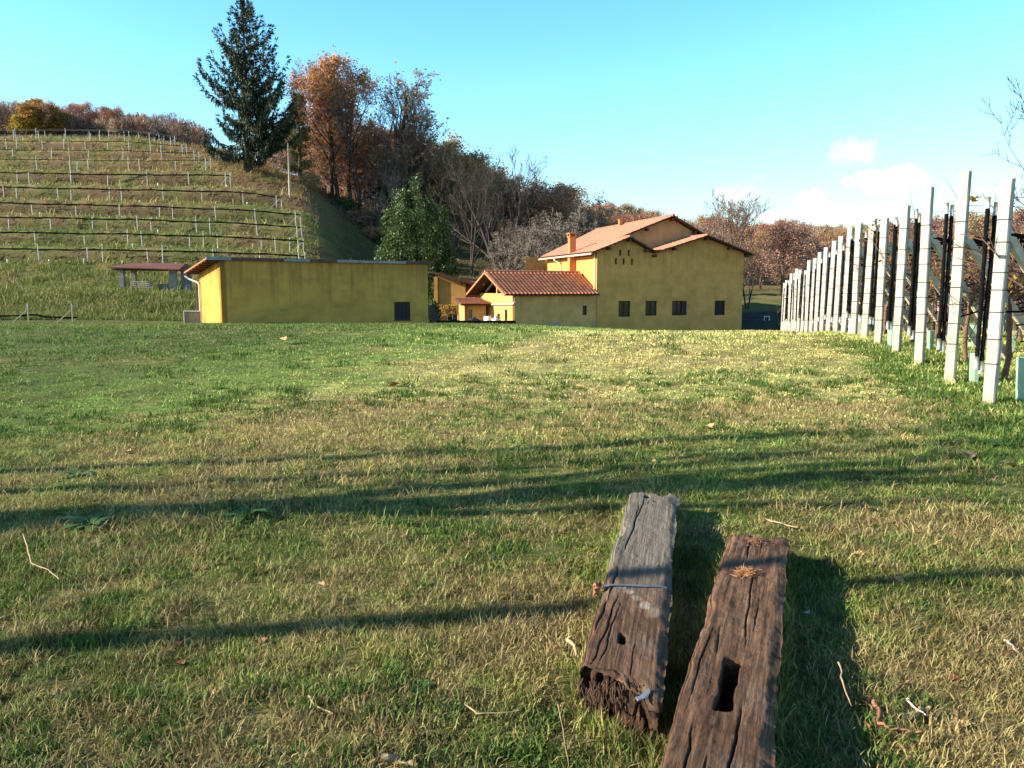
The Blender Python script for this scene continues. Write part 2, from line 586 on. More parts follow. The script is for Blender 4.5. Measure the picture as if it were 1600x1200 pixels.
gm, nt, p, out = mat_new("ground_grass")
a = N(nt, "ShaderNodeAttribute", attribute_name="col")
v = coords(nt, (1, 1, 1))
f1 = noise_n(nt, v, 9, 8, .75)
f2 = noise_n(nt, v, 1.2, 6, .7)
c = mix(nt, rampf(nt, f1, .38, .66), mix(nt, .7, a.outputs["Color"], (.045, .035, .018)), a.outputs["Color"])
c = mix(nt, math_n(nt, 'MULTIPLY', rampf(nt, f2, .45, .75), .4), c, (.16, .12, .055))
nt.links.new(c, p.inputs["Base Color"])
p.inputs["Roughness"].default_value = .95
p.inputs["Specular IOR Level"].default_value = .1
bump(nt, p, f1, .8, .05)
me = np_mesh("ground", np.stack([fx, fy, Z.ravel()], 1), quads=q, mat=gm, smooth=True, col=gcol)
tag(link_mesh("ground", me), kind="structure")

# ------------------------------------------------------------------ grass blades
def blades(x, y, h, wd, lean, rs, colfn, zoff=0.0):
    n = len(x)
    z = H(x, y) + zoff
    th = rs.uniform(0, 2 * np.pi, n)
    dx, dy = np.cos(th), np.sin(th)
    ph = rs.uniform(0, 2 * np.pi, n)
    wx, wy = np.cos(ph) * wd, np.sin(ph) * wd
    L = h * rs.uniform(.5, 1.35, n)
    ln = np.clip(lean * rs.uniform(.3, 1.5, n), 0, 1.45)
    up, ho = np.cos(ln) * L, np.sin(ln) * L
    b = np.stack([x, y, z - .006], 1)
    w = np.stack([wx, wy, np.zeros(n)], 1)
    m = b + np.stack([dx * ho * .42, dy * ho * .42, up * .62 + .006], 1)
    t = b + np.stack([dx * ho, dy * ho, up + .006], 1)
    v = np.stack([b - w, b + w, m + w * .8, m - w * .8, t], 1).reshape(-1, 3)
    o = np.arange(n)[:, None] * 5
    qd = o + np.array([0, 1, 2, 3])
    tr = o + np.array([3, 2, 4])
    col = np.repeat(colfn(x, y, rs.uniform(0, 1, n)), 5, axis=0)
    return v, qd, tr, col

def gather(parts):
    V, Q, T, C, b = [], [], [], [], 0
    for v, q_, t_, c_ in parts:
        V.append(v); Q.append(q_ + b); T.append(t_ + b); C.append(c_)
        b += len(v)
    return np.concatenate(V), np.concatenate(Q), np.concatenate(T), np.concatenate(C)

def wedge(n, y0, y1, rs, x0=-.70, x1=.70, pw=1.0):
    y = y0 + (y1 - y0) * rs.uniform(0, 1, n) ** pw
    x = rs.uniform(x0, x1, n) * (y + .6)
    return x, y

rs = np.random.RandomState(11)
parts = []
def thatch_col(x, y, rnd):
    c = np.where((rnd < .5)[:, None], np.array([.385, .315, .135]), np.where((rnd < .8)[:, None], np.array([.29, .20, .09]), np.array([.20, .125, .065])))
    return c * (.6 + .7 * ((rnd * 17.7) % 1.0))[:, None]
def thatch(n, y0, y1, h, wd):
    # dead grass lying flat among the living blades
    x, y = wedge(n, y0, y1, rs, pw=.9)
    k = rs.uniform(0, 1, n) < np.clip(dry(x, y) * 2.0 - .55, .03, 1)
    x, y = x[k], y[k]
    parts.append(blades(x, y, h, wd, 1.36, rs, thatch_col, .012))
def meadow(n, y0, y1, h, wd, lean, pw=1.0, thin=0.25):
    x, y = wedge(n, y0, y1, rs, pw=pw)
    keep = rs.uniform(0, 1, n) < (thin + (1 - thin) * sst(.3, .62, fbm(x * 6, y * 6, 0, 61, 3)))
    x, y = x[keep], y[keep]
    tall = .7 + .8 * fbm(x * .9, y * .9, 0, 63, 3)
    # kept short under the sleepers
    parts.append(blades(x, y, h * tall, wd, lean, rs, meadow_col))
def beside(n, y0, y1, h, wd, lean, band=2.4):
    # the lawn goes on beyond the sides of the view
    y = rs.uniform(y0, y1, n)
    x = (.70 * (y + .6) + rs.uniform(0, band, n)) * rs.choice([-1, 1], n)
    parts.append(blades(x, y, h * (.7 + .8 * fbm(x * .9, y * .9, 0, 63, 3)), wd, lean, rs, meadow_col))
beside(120000, .2, 4.2, .034, .003, 1.05)
beside(90000, 4.2, 9, .04, .0042, 1.05, 2.8)
beside(60000, 9, 20, .05, .007, 1.0, 4)
beside(25000, 20, 40, .06, .012, .9, 6)
x, y = rs.uniform(-2, 2, 60000), rs.uniform(-.3, 1.75, 60000)
parts.append(blades(x, y, .034, .003, 1.05, rs, meadow_col))
meadow(220000, 1.7, 4.2, .026, .0024, 1.05, .8, .15)
thatch(110000, 1.7, 5.0, .05, .0019)
thatch(90000, 4.6, 9.5, .06, .0032)
thatch(26000, 9, 18, .07, .006)
meadow(40000, 1.7, 4.5, .05, .0018, 1.2, .8)
meadow(220000, 4.0, 8.0, .023, .0034, 1.12, 1.0, .15)
meadow(45000, 4.0, 8.0, .065, .0026, 1.35)
meadow(170000, 7.5, 15, .022, .0058, 1.15, 1.0, .2)
meadow(120000, 14, 30, .026, .011, 1.1)
meadow(40000, 28, 46, .05, .015, .9)
def clumps(n, y0, y1, k, h, sp):
    cx, cy = wedge(n, y0, y1, rs, pw=.8)
    keep = rs.uniform(0, 1, n) < sst(.42, .6, fbm(cx * .9, cy * .9, 0, 97, 3))
    cx, cy = cx[keep], cy[keep]
    s_ = rs.uniform(.5, 1.3, len(cx))
    x = np.repeat(cx, k) + rs.normal(0, sp, len(cx) * k) * np.repeat(s_, k)
    y = np.repeat(cy, k) + rs.normal(0, sp, len(cx) * k) * np.repeat(s_, k)
    parts.append(blades(x, y, h * np.repeat(s_, k), .0026 * (1 + cy.mean() / 9), .75, rs, lambda a, b, r: np.array([.085, .145, .028])[None] * (.6 + .9 * r)[:, None]))
clumps(1500, 1.8, 5, 34, .05, .03)
clumps(1800, 4.5, 11, 26, .065, .05)
clumps(1500, 10, 24, 22, .085, .09)
cy = rs.uniform(6.5, 17, 900)
cx = 3.08 + .2656 * cy + rs.normal(.15, .55, 900)
x = np.repeat(cx, 30) + rs.normal(0, .06, 27000)
y = np.repeat(cy, 30) + rs.normal(0, .06, 27000)
parts.append(blades(x, y, .085, .0055, .95, rs, lambda a, b, r: np.array([.085, .15, .028])[None] * (.55 + 1.0 * r)[:, None]))
x, y = wedge(26000, 16, 30, rs)                     # longer tufts on the brow of the meadow
k = rs.uniform(0, 1, len(x)) < sst(.45, .7, fbm(x * .8, y * .8, 0, 91, 3))
parts.append(blades(x[k], y[k], .07, .008, .5, rs, meadow_col))
# lush strip along the trellis posts
n = 60000
y = rs.uniform(6.5, 32, n)
x = 3.0 + .2656 * y + rs.uniform(-.5, 11, n) * rs.uniform(0, 1, n)
parts.append(blades(x, y, .08, .006, .85, rs, lambda a, b, r: meadow_col(a, b, r * .7)))
V, Q, T, C = gather(parts)
bm_ = blade_mat("grass_blade")
tag(link_mesh("grass", np_mesh("grass", V, Q, T, bm_, False, C)), label="short mown winter grass, green mixed with straw", cat="grass", kind="stuff")

parts = []
def rough(n, px0, px1, y0, y1, h, wd, lean, s, lo=.3, hi=.6):
    y = rs.uniform(y0, y1, n)
    x = (rs.uniform(px0, px1, n) - 800) / 1259 * y
    k = rs.uniform(0, 1, n) < .15 + .85 * sst(lo, hi, fbm(x * s, y * s, 0, 71, 3))
    x, y = x[k], y[k]
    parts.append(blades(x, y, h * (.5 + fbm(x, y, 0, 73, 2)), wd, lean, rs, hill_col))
rough(60000, -120, 330, 52, 80, .42, .022, .7, .7)
rough(15000, 330, 500, 58, 82, .35, .022, .7, .7)
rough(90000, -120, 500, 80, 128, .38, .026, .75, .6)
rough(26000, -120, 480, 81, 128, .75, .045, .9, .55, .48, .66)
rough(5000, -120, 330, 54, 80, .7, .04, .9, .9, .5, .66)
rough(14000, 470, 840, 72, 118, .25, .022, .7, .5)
V, Q, T, C = gather(parts)
tag(link_mesh("rough_grass", np_mesh("rough_grass", V, Q, T, bm_, False, C)), label="rough olive grass and weeds on the banks and terraces", cat="grass", kind="stuff")
# ------------------------------------------------------------------ shared materials
def stucco(name, col, stains=0.0, damp=0.0, z0=-2.4, z1=4.2):
    m, nt, p, out = mat_new(name)
    v = coords(nt)
    f = noise_n(nt, v, .9, 7, .65)
    f2 = noise_n(nt, v, 7, 6, .7)
    c = ramp(nt, f, [(.3, [x * .72 for x in col]), (.55, col), (.75, [min(1, x * 1.12) for x in col])])
    c = mix(nt, math_n(nt, 'MULTIPLY', rampf(nt, f2, .5, .8), .22), c, [x * .55 for x in col])
    sep = N(nt, "ShaderNodeSeparateXYZ")
    nt.links.new(v, sep.inputs[0])
    if stains:                                         # rain runs coming down from the roof edge
        vs = coords(nt, (2.2, 2.2, .16))
        s1 = noise_n(nt, vs, 1.3, 6, .7)
        top = rampf(nt, sep.outputs["Z"], z1 - 2.6, z1 + .3)
        k = math_n(nt, 'MULTIPLY', rampf(nt, math_n(nt, 'ADD', s1, math_n(nt, 'MULTIPLY', top, .34)), .58, .86), stains)
        c = mix(nt, k, c, (.055, .042, .018))
        s2 = noise_n(nt, coords(nt, (.5, .5, 1.5)), .9, 7, .75)
        c = mix(nt, math_n(nt, 'MULTIPLY', rampf(nt, s2, .5, .7), stains * .75), c, (.13, .095, .03))
    if damp:                                           # flaking paint near the ground shows grey render
        s3 = noise_n(nt, v, 1.1, 7, .7)
        low = rampf(nt, sep.outputs["Z"], z0 + 2.0, z0 + .4)
        k = math_n(nt, 'MULTIPLY', rampf(nt, math_n(nt, 'ADD', s3, math_n(nt, 'MULTIPLY', low, .3)), .68, .76), damp)
        c = mix(nt, k, c, (.25, .26, .27))
    nt.links.new(c, p.inputs["Base Color"])
    p.inputs["Roughness"].default_value = .92
    p.inputs["Specular IOR Level"].default_value = .15
    bump(nt, p, f2, .35, .015)
    return m

YEL = (.63, .325, .095)
m_house = stucco("house_stucco", YEL, .28, .0, z1=5)
m_annex = stucco("annex_stucco", (.65, .365, .125), .2, .9, z0=-2.4, z1=1.2)
m_store = stucco("storage_stucco", (.60, .315, .07), .45, .0, z1=3.2)
m_orange = stucco("orange_stucco", (.46, .245, .065), .3, .3, z1=2.6)
m_gable = stucco("gable_stucco", (.44, .27, .13), .2, 0, z1=7)

def tiles(name, a, b, dark):
    m, nt, p, out = mat_new(name)
    v = coords(nt, (4.6, 4.6, 2.6))
    wn = N(nt, "ShaderNodeTexVoronoi")
    wn.inputs["Scale"].default_value = 1.0
    nt.links.new(v, wn.inputs["Vector"])
    f = noise_n(nt, coords(nt), .8, 6, .7)
    f3 = noise_n(nt, coords(nt), 5, 6, .7)
    bw = N(nt, "ShaderNodeRGBToBW")
    nt.links.new(wn.outputs["Color"], bw.inputs[0])
    c = mix(nt, bw.outputs[0], a, b)
    c = mix(nt, math_n(nt, 'MULTIPLY', rampf(nt, f, .5, .7), .55), c, dark)
    c = mix(nt, math_n(nt, 'MULTIPLY', rampf(nt, f3, .55, .8), .5), c, [x * .4 for x in a])
    nt.links.new(c, p.inputs["Base Color"])
    p.inputs["Roughness"].default_value = .85
    p.inputs["Specular IOR Level"].default_value = .2
    return m
m_tile = tiles("roof_tile", (.34, .128, .078), (.42, .18, .118), (.27, .12, .08))
m_tile2 = tiles("annex_tile", (.42, .125, .065), (.56, .21, .115), (.30, .11, .06))
m_tile3 = tiles("dark_tile", (.25, .085, .05), (.34, .13, .07), (.14, .07, .05))
m_timber = simple("dark_timber", (.085, .045, .025), .85, .4, 6, bmp=.3, stretch=(1, 1, .3))
m_soffit = simple("soffit_board", (.33, .16, .07), .85, .35, 5, stretch=(.3, 4, 1))
m_pale = simple("pale_timber", (.42, .30, .18), .85, .3, 8)
m_chim = stucco("chimney_render", (.60, .23, .085), .3, 0, z1=6)
m_pipe = simple("pale_pipe", (.62, .56, .42), .5, .1, 3)
m_zinc = simple("zinc_strip", (.20, .23, .26), .55, .3, 2.5, metal=.2)
m_rust = simple("rusty_strip", (.10, .06, .045), .8, .5, 3)
m_glass, nt, p, out = mat_new("window_glass")
p.inputs["Base Color"].default_value = (.012, .015, .018, 1)
p.inputs["Roughness"].default_value = .12
m_frame = simple("window_frame", (.045, .028, .022), .7, .3, 5)
m_shut = simple("dark_shutter", (.035, .022, .02), .75, .4, 4, stretch=(6, 6, .4))
m_white = simple("white_paint", (.78, .76, .70), .6, .08, 4)
m_dark = simple("dark_void", (.02, .016, .012), .9, .3, 3)
m_block = simple("grey_block", (.24, .215, .185), .95, .35, 5, bmp=.4)
m_brickred = simple("brick_red", (.30, .12, .07), .9, .35, 6, bmp=.3)
m_planks = simple("weathered_plank", (.46, .39, .29), .9, .35, 3, stretch=(.3, 3, 6), bmp=.2)
m_board = simple("grey_board", (.23, .175, .13), .9, .4, 5, stretch=(6, 6, .3), bmp=.2)
m_galv = simple("galvanised_steel", (.50, .50, .47), .45, .2, 8, metal=.5)
m_tarp = simple("dark_tarpaulin", (.018, .024, .024), .6, .4, 2, bmp=.3)
m_redtin = simple("red_sheet_roof", (.17, .062, .052), .7, .3, 1.5, bmp=.1)
m_concrete, nt, p, out = mat_new("post_concrete")
v = coords(nt, (1, 1, .45))
f, f2 = noise_n(nt, v, 5, 7, .7), noise_n(nt, coords(nt), 45, 4, .7)
c = ramp(nt, f, [(.25, (.27, .25, .21)), (.5, (.39, .365, .32)), (.75, (.49, .46, .41))])
c = mix(nt, math_n(nt, 'MULTIPLY', rampf(nt, f2, .55, .8), .45), c, (.20, .185, .16))
sp = N(nt, "ShaderNodeSeparateXYZ")
nt.links.new(coords(nt), sp.inputs[0])
lo = math_n(nt, 'ADD', rampf(nt, sp.outputs["Z"], .35, -.02), math_n(nt, 'MULTIPLY', math_n(nt, 'SUBTRACT', f, .5), 1.6))
c = mix(nt, math_n(nt, 'MULTIPLY', rampf(nt, lo, .3, .9), .6), c, (.30, .23, .13))     # soil splashed on the foot
nt.links.new(c, p.inputs["Base Color"])
p.inputs["Roughness"].default_value = .9
bump(nt, p, f2, .4, .004)
m_net, nt, p, out = mat_new("black_net")
f = noise_n(nt, coords(nt, (1, 1, 5)), 26, 4, .7)
nt.links.new(ramp(nt, f, [(.35, (.003, .003, .0035)), (.75, (.016, .016, .017))]), p.inputs["Base Color"])
p.inputs["Roughness"].default_value = 1
p.inputs["Specular IOR Level"].default_value = .04
bump(nt, p, f, .6, .01)
m_brace = simple("brace_plank", (.56, .49, .37), .9, .35, 4, bmp=.3)
m_tie = simple("black_tie", (.012, .012, .013), .6, .2, 4)
m_wire = simple("trellis_wire", (.16, .16, .15), .5, .2, 4, metal=.4)
m_bark = simple("bark_brown", (.12, .085, .062), .95, .45, 3, bmp=.5, stretch=(1, 1, .35))
m_barkd = simple("bark_dark", (.055, .042, .034), .95, .45, 3, bmp=.5, stretch=(1, 1, .35))
m_barkg = simple("bark_grey", (.24, .20, .155), .95, .35, 3, bmp=.4)
m_twig = simple("twig_brown", (.21, .145, .11), .95, .35, .8)
m_twigp = simple("twig_plum", (.22, .15, .125), .95, .35, .8)
m_twigg = simple("twig_grey", (.165, .135, .105), .95, .3, .8)
m_ivy = leafy("ivy_leaf", [(0, (.022, .045, .015)), (.6, (.04, .075, .02)), (1, (.08, .11, .03))], .15)
m_orangeleaf = leafy("orange_leaf", [(0, (.32, .16, .075)), (.5, (.54, .275, .105)), (.85, (.62, .35, .14)), (1, (.40, .20, .095))], .5, .15)
m_brownleaf = leafy("brown_leaf", [(0, (.26, .15, .09)), (.5, (.42, .235, .125)), (1, (.54, .31, .16))], .4, .18)
m_pinkleaf = leafy("pink_brown_leaf", [(0, (.26, .16, .10)), (.5, (.41, .26, .16)), (1, (.51, .35, .225))], .3, .12)
m_yellowleaf = leafy("yellow_leaf", [(0, (.34, .20, .03)), (.5, (.50, .32, .05)), (1, (.30, .24, .05))], .35, .1)
m_laurel = leafy("laurel_leaf", [(0, (.026, .056, .018)), (.5, (.058, .104, .028)), (.9, (.125, .165, .048)), (1, (.20, .225, .08))], .2, 0, .42)
m_needle = leafy("spruce_needle", [(0, (.014, .028, .014)), (.5, (.026, .046, .02)), (1, (.055, .068, .028))], .1)
m_pine = leafy("pine_needle", [(0, (.06, .085, .03)), (.5, (.11, .13, .045)), (1, (.17, .17, .065))], .2)
m_vineleaf = leafy("vine_leaf", [(0, (.28, .12, .045)), (.45, (.38, .19, .07)), (.75, (.50, .36, .07)), (1, (.33, .30, .06))], .4)
m_vinewood = simple("vine_wood", (.15, .085, .055), .95, .4, 6, bmp=.4)
m_tube, nt, p, out = mat_new("grow_tube_plastic")
nt.links.new(ramp(nt, noise_n(nt, coords(nt), 5, 4, .6), [(.3, (.42, .60, .44)), (.7, (.55, .72, .55))]), p.inputs["Base Color"])
p.inputs["Roughness"].default_value = .4
t = N(nt, "ShaderNodeBsdfTranslucent")
t.inputs[0].default_value = (.5, .72, .5, 1)
ms = N(nt, "ShaderNodeMixShader")
ms.inputs[0].default_value = .4
nt.links.new(p.outputs[0], ms.inputs[1])
nt.links.new(t.outputs[0], ms.inputs[2])
nt.links.new(ms.outputs[0], out.inputs[0])
# ------------------------------------------------------------------ buildings
def wall(mb, prof, z0, holes=(), O=(0, 0), d=(1, 0), depth=.3, m=0):
    """a wall of given thickness along d from O (building coordinates); prof: [(s, ztop)...]; holes (s0, s1, za, zb) with reveals.
    The outside lies to the right of d."""
    O = Vector((O[0], O[1], 0)); D = Vector((d[0], d[1], 0)).normalized()
    inn = Vector((-D.y, D.x, 0)) * depth
    P = lambda s, z: O + D * s + Vector((0, 0, z))
    ss = sorted(set([p[0] for p in prof] + [h[0] for h in holes] + [h[1] for h in holes]))
    top = lambda s: float(np.interp(s, [p[0] for p in prof], [p[1] for p in prof]))
    for a, b in zip(ss[:-1], ss[1:]):
        mid = (a + b) / 2
        hs_ = sorted([h for h in holes if h[0] < mid < h[1]], key=lambda h: h[2])
        z = z0
        for h in hs_:
            mb.add([P(a, z), P(b, z), P(b, h[2]), P(a, h[2])], [(0, 1, 2, 3)], m)
            z = h[3]
        mb.add([P(a, z), P(b, z), P(b, top(b)), P(a, top(a))], [(0, 1, 2, 3)], m)
        mb.add([P(a, z0) + inn, P(b, z0) + inn, P(b, top(b)) + inn, P(a, top(a)) + inn], [(3, 2, 1, 0)], m)
        mb.add([P(a, top(a)), P(b, top(b)), P(b, top(b)) + inn, P(a, top(a)) + inn], [(0, 1, 2, 3)], m)
    s0, s1 = prof[0][0], prof[-1][0]
    for s, zt in ((s0, prof[0][1]), (s1, prof[-1][1])):
        mb.add([P(s, z0), P(s, zt), P(s, zt) + inn, P(s, z0) + inn], [(0, 1, 2, 3)], m)
    for (a, b, za, zb) in holes:
        r = inn * .98
        mb.add([P(a, za), P(b, za), P(b, zb), P(a, zb), P(a, za) + r, P(b, za) + r, P(b, zb) + r, P(a, zb) + r],
               [(0, 1, 5, 4), (1, 2, 6, 5), (2, 3, 7, 6), (3, 0, 4, 7)], m)

def window(par, s0, s1, za, zb, O, d, kind="window", bars=(1, 0), inset=.12, fm=None, pane=None, label=None):
    """window frame with its pane, set back in its opening"""
    O = Vector((O[0], O[1], 0)); D = Vector((d[0], d[1], 0)).normalized()
    n = Vector((-D.y, D.x, 0))
    P = lambda s, z, i: O + D * s + Vector((0, 0, z)) + n * (inset + i)
    f = MB()
    t = .07
    for a, b in (((s0 + t / 2, za), (s0 + t / 2, zb)), ((s1 - t / 2, za), (s1 - t / 2, zb)), ((s0, za + t / 2), (s1, za + t / 2)), ((s0, zb - t / 2), (s1, zb - t / 2))):
        f.bar(P(*a, 0), P(*b, 0), t, t * .8, up=n)
    for k in range(bars[0]):
        s = s0 + (s1 - s0) * (k + 1) / (bars[0] + 1)
        f.bar(P(s, za, -.003), P(s, zb, -.003), .05, .05, up=n)
    for k in range(bars[1]):
        z = za + (zb - za) * (k + 1) / (bars[1] + 1)
        f.bar(P(s0, z, -.006), P(s1, z, -.006), .04, .05, up=n)
    fo = f.build(kind, fm or m_frame, par)
    if label: fo["label"] = label
    g = MB()
    g.add([P(s0 + .01, za + .01, .03), P(s1 - .01, za + .01, .03), P(s1 - .01, zb - .01, .03), P(s0 + .01, zb - .01, .03)], [(0, 1, 2, 3)])
    g.build("pane", pane or m_glass, fo)
    return fo

def tile_roof(name, par, e0, e1, r1, r0, mat, wave=.23, course=.36, amp=.045, thick=.09, soffit=None):
    """corrugated tile roof from the eave e0-e1 up to the ridge r0-r1, with a boarded underside"""
    e0, e1, r0, r1 = [Vector(p) for p in (e0, e1, r0, r1)]
    nrm = (e1 - e0).cross(r0 - e0).normalized()
    if nrm.z < 0: nrm = -nrm
    L, S_ = max((e1 - e0).length, (r1 - r0).length), max((r0 - e0).length, (r1 - e1).length)
    nu = max(8, int(L / wave) * 6)
    nc = max(2, int(S_ / course))
    us = np.linspace(0, 1, nu + 1)
    vs_ = []
    for c in range(nc): vs_ += [(c / nc + .0004, 1), ((c + 1) / nc - .0004, 0)]
    rr = np.random.RandomState(abs(hash(name)) % 1000 if False else int(L * 100) % 997)
    jig = rr.uniform(-.012, .012, (nc, nu // 6 + 2))
    E0, E1, R0, R1, NN = [np.array(p) for p in (e0, e1, r0, r1, nrm)]
    vv = []
    for k, (t, hi) in enumerate(vs_):
        a = (E0[None] * (1 - us)[:, None] + E1[None] * us[:, None]) * (1 - t) + (R0[None] * (1 - us)[:, None] + R1[None] * us[:, None]) * t
        w_ = us * nu / 6
        h = thick + amp * np.abs(np.sin(np.pi * w_)) + (.028 if hi else 0.0) + jig[k // 2, (w_).astype(int)]
        vv.append(a + NN[None] * h[:, None])
    vv = np.concatenate(vv)
    m_ = nu + 1
    idx = np.arange(m_ * len(vs_)).reshape(len(vs_), m_)
    q_ = np.stack([idx[:-1, :-1], idx[:-1, 1:], idx[1:, 1:], idx[1:, :-1]], -1).reshape(-1, 4)
    o = link_mesh(name, np_mesh(name, vv, quads=q_, mat=mat), par)
    s = MB()
    up, dn = nrm * (thick - .012), nrm * .004
    A = [e0 + dn, e1 + dn, r1 + dn, r0 + dn]
    B = [e0 + up, e1 + up, r1 + up, r0 + up]
    s.add(A + B, [(3, 2, 1, 0), (4, 5, 6, 7), (0, 1, 5, 4), (1, 2, 6, 5), (2, 3, 7, 6), (3, 0, 4, 7)])
    s.build("soffit", soffit or m_timber, o)
    return o

def ridge(par, a, b, mat, r=.11):
    mb = MB()
    a, b = Vector(a), Vector(b)
    n = max(2, int((b - a).length / .42))
    for i in range(n):
        mb.tube([a.lerp(b, i / n), a.lerp(b, (i + .98) / n)], [r * 1.06, r * .92], 8)
    return mb.build("ridge_cap", mat, par)

# ---- farmhouse
FZ = -2.7
F = at(933, 393, 64)
TH = R(16)
house = empty("farmhouse", (F.x, F.y, 0), TH, "large ochre yellow farmhouse with twin low gables and terracotta tile roof", "house")
W_ = 13.15
wins = [(2.42, 1.0, .47, -.80), (4.77, 1.0, .46, -.74), (7.14, .98, .46, -.74), (11.05, .98, .46, -.76)]
holes = [(s - w_ / 2, s + w_ / 2, b, t_) for s, w_, t_, b in wins]
vents = [(1.98, 4.30), (2.72, 4.31), (1.62, 3.63), (2.30, 3.62), (3.02, 3.60)]
holes += [(s - .085, s + .085, z - .26, z + .22) for s, z in vents]
mb = MB()
prof = [(0, 4.38), (2.61, 5.40), (4.88, 4.24), (9.44, 5.62), (W_, 4.38)]
wall(mb, prof, FZ, holes)
mb.bbox(.32, W_ - .32, .32, .36, FZ, 4.2)                              # dark room behind the openings
wall(mb, [(0, 4.38), (2.5, 4.38), (19, 4.38)], FZ, [], (W_, 0.3), (0, 1))
wall(mb, [(0, 4.38), (12.0, 4.38)], FZ, [(1.4, 2.1, -1.0, .4)], (0, 12.3), (0, -1))
wall(mb, [(0, 4.6), (W_, 4.6)], FZ, [], (W_, 19.6), (-1, 0))
wall(mb, [(0, 4.38), (7.5, 4.38)], FZ, [], (2.2, 19.3), (-.27, -1))
mb.build("wall", m_house, house)
g = MB()
wall(g, [(.4, 4.55), (7.86, 7.38), (W_ - .1, 4.75)], 3.0, [], (0, 3.0), (1, 0))
o = g.build("upper_gable", m_gable, house)
SL = .385
for i, (s, w_, t_, b) in enumerate(wins):
    window(house, s - w_ / 2, s + w_ / 2, b, t_, (0, 0), (1, 0), bars=(1, 0) if i != 3 else (1, 3),
           pane=None if i != 3 else m_shut, label="window with brown slatted shutter" if i == 3 else ("window with an open shutter leaf" if i == 2 else None))
sh = MB()
sh.box((7.68, -.18, -.13), (.36, .03, 1.15), Matrix.Rotation(R(-62), 3, 'Z'))
sh.build("shutter", m_shut, house)
for s, z in vents:
    v_ = MB()
    v_.bbox(s - .084, s + .084, .24, .27, z - .259, z + .219)
    v_.build("vent_slot", m_dark, house)
dz = .03
tile_roof("roof", house, (-.62, -.55, 4.42 - .62 * SL + dz), (-.62, 2.44, 4.42 - .62 * SL + dz), (2.61, 2.44, 4.42 + 2.61 * SL + dz), (2.61, -.55, 4.42 + 2.61 * SL + dz), m_tile)
tile_roof("roof", house, (-.62, 2.45, 4.42 - .62 * SL + dz), (-.62, 12.9, 4.42 - .62 * SL + dz), (7.86, 19.9, 4.42 + 7.86 * SL + dz), (7.86, 2.45, 4.42 + 7.86 * SL + dz), m_tile)
tile_roof("roof", house, (13.7, 2.45, 7.45 - .5 * 5.84 + dz), (13.7, 19.9, 7.45 - .5 * 5.84 + dz), (7.86, 19.9, 7.45 + dz), (7.86, 2.45, 7.45 + dz), m_tile)
tile_roof("roof", house, (4.88, -.55, 4.27 + dz), (4.88, 2.98, 4.27 + dz), (2.61, 2.98, 5.43 + dz), (2.61, -.55, 5.43 + dz), m_tile)
tile_roof("roof", house, (4.88, -.6, 4.28 + dz), (4.88, 2.98, 4.28 + dz), (9.44, 2.98, 5.65 + dz), (9.44, -.6, 5.65 + dz), m_tile)
tile_roof("roof", house, (13.78, -.6, 4.15 + dz), (13.78, 2.98, 4.15 + dz), (9.44, 2.98, 5.65 + dz), (9.44, -.6, 5.65 + dz), m_tile)
ridge(house, (7.86, 2.4, 7.6), (7.86, 19.9, 7.6), m_tile)
ridge(house, (9.44, -.6, 5.8), (9.44, 2.95, 5.8), m_tile)
ridge(house, (2.61, -.55, 5.58), (2.61, 2.4, 5.58), m_tile)
for s, z, y in ((.9, 4.62, -.3), (2.61, 5.28, -.3), (4.1, 4.5, -.3), (4.86, 4.1, -.3), (6.6, 4.66, -.3), (9.44, 5.5, -.3), (11.6, 4.77, -.3), (13.3, 4.16, -.3), (5.6, 6.38, 2.7), (7.86, 7.25, 2.7), (10, 6.2, 2.7)):
    b = MB()
    b.bbox(s - .09, s + .09, y - .24, y + .3, z - .12, z + .08)
    b.build("purlin", m_timber, house)
ch = MB()
cx, cy = -.30, 4.95
ch.bbox(cx - .27, cx + .27, cy - .27, cy + .27, 1.4, 5.72)
ch.bbox(cx - .33, cx + .33, cy - .33, cy + .33, 5.72, 5.82)
for sx in (-1, 1):
    for sy in (-1, 1):
        ch.bbox(cx + sx * .25 - .06, cx + sx * .25 + .06, cy + sy * .25 - .06, cy + sy * .25 + .06, 5.82, 6.02)
ch.bbox(cx - .18, cx + .18, cy - .18, cy + .18, 5.82, 5.9, 1)
ch.bbox(cx - .36, cx + .36, cy - .36, cy + .36, 6.02, 6.12)
ch.build("chimney", [m_chim, m_dark], house)
ch = MB()
ch.bbox(7.3, 7.62, 12.4, 12.75, 7.2, 8.0)
ch.bbox(7.24, 7.68, 12.34, 12.81, 8.0, 8.06)
ch.build("chimney_pot", m_chim, house)
pp = MB()
pp.tube([(-.12, .22, 4.25), (-.12, .22, -2.4)], .06, 8)
pp.build("downpipe", m_pipe, house)
pp = MB()
pp.tube([(-.6, 8.9, 4.15), (-.55, 8.6, 3.9), (-.15, 8.35, 3.7), (-.12, 8.3, 3.4), (-.12, 8.3, -2)], .06, 8)
pp.build("downpipe", m_pipe, house)
gt = MB()
gt.tube([(-.68, -.5, 4.16), (-.68, 12.8, 4.16)], .075, 8)
gt.build("gutter", m_pipe, house)

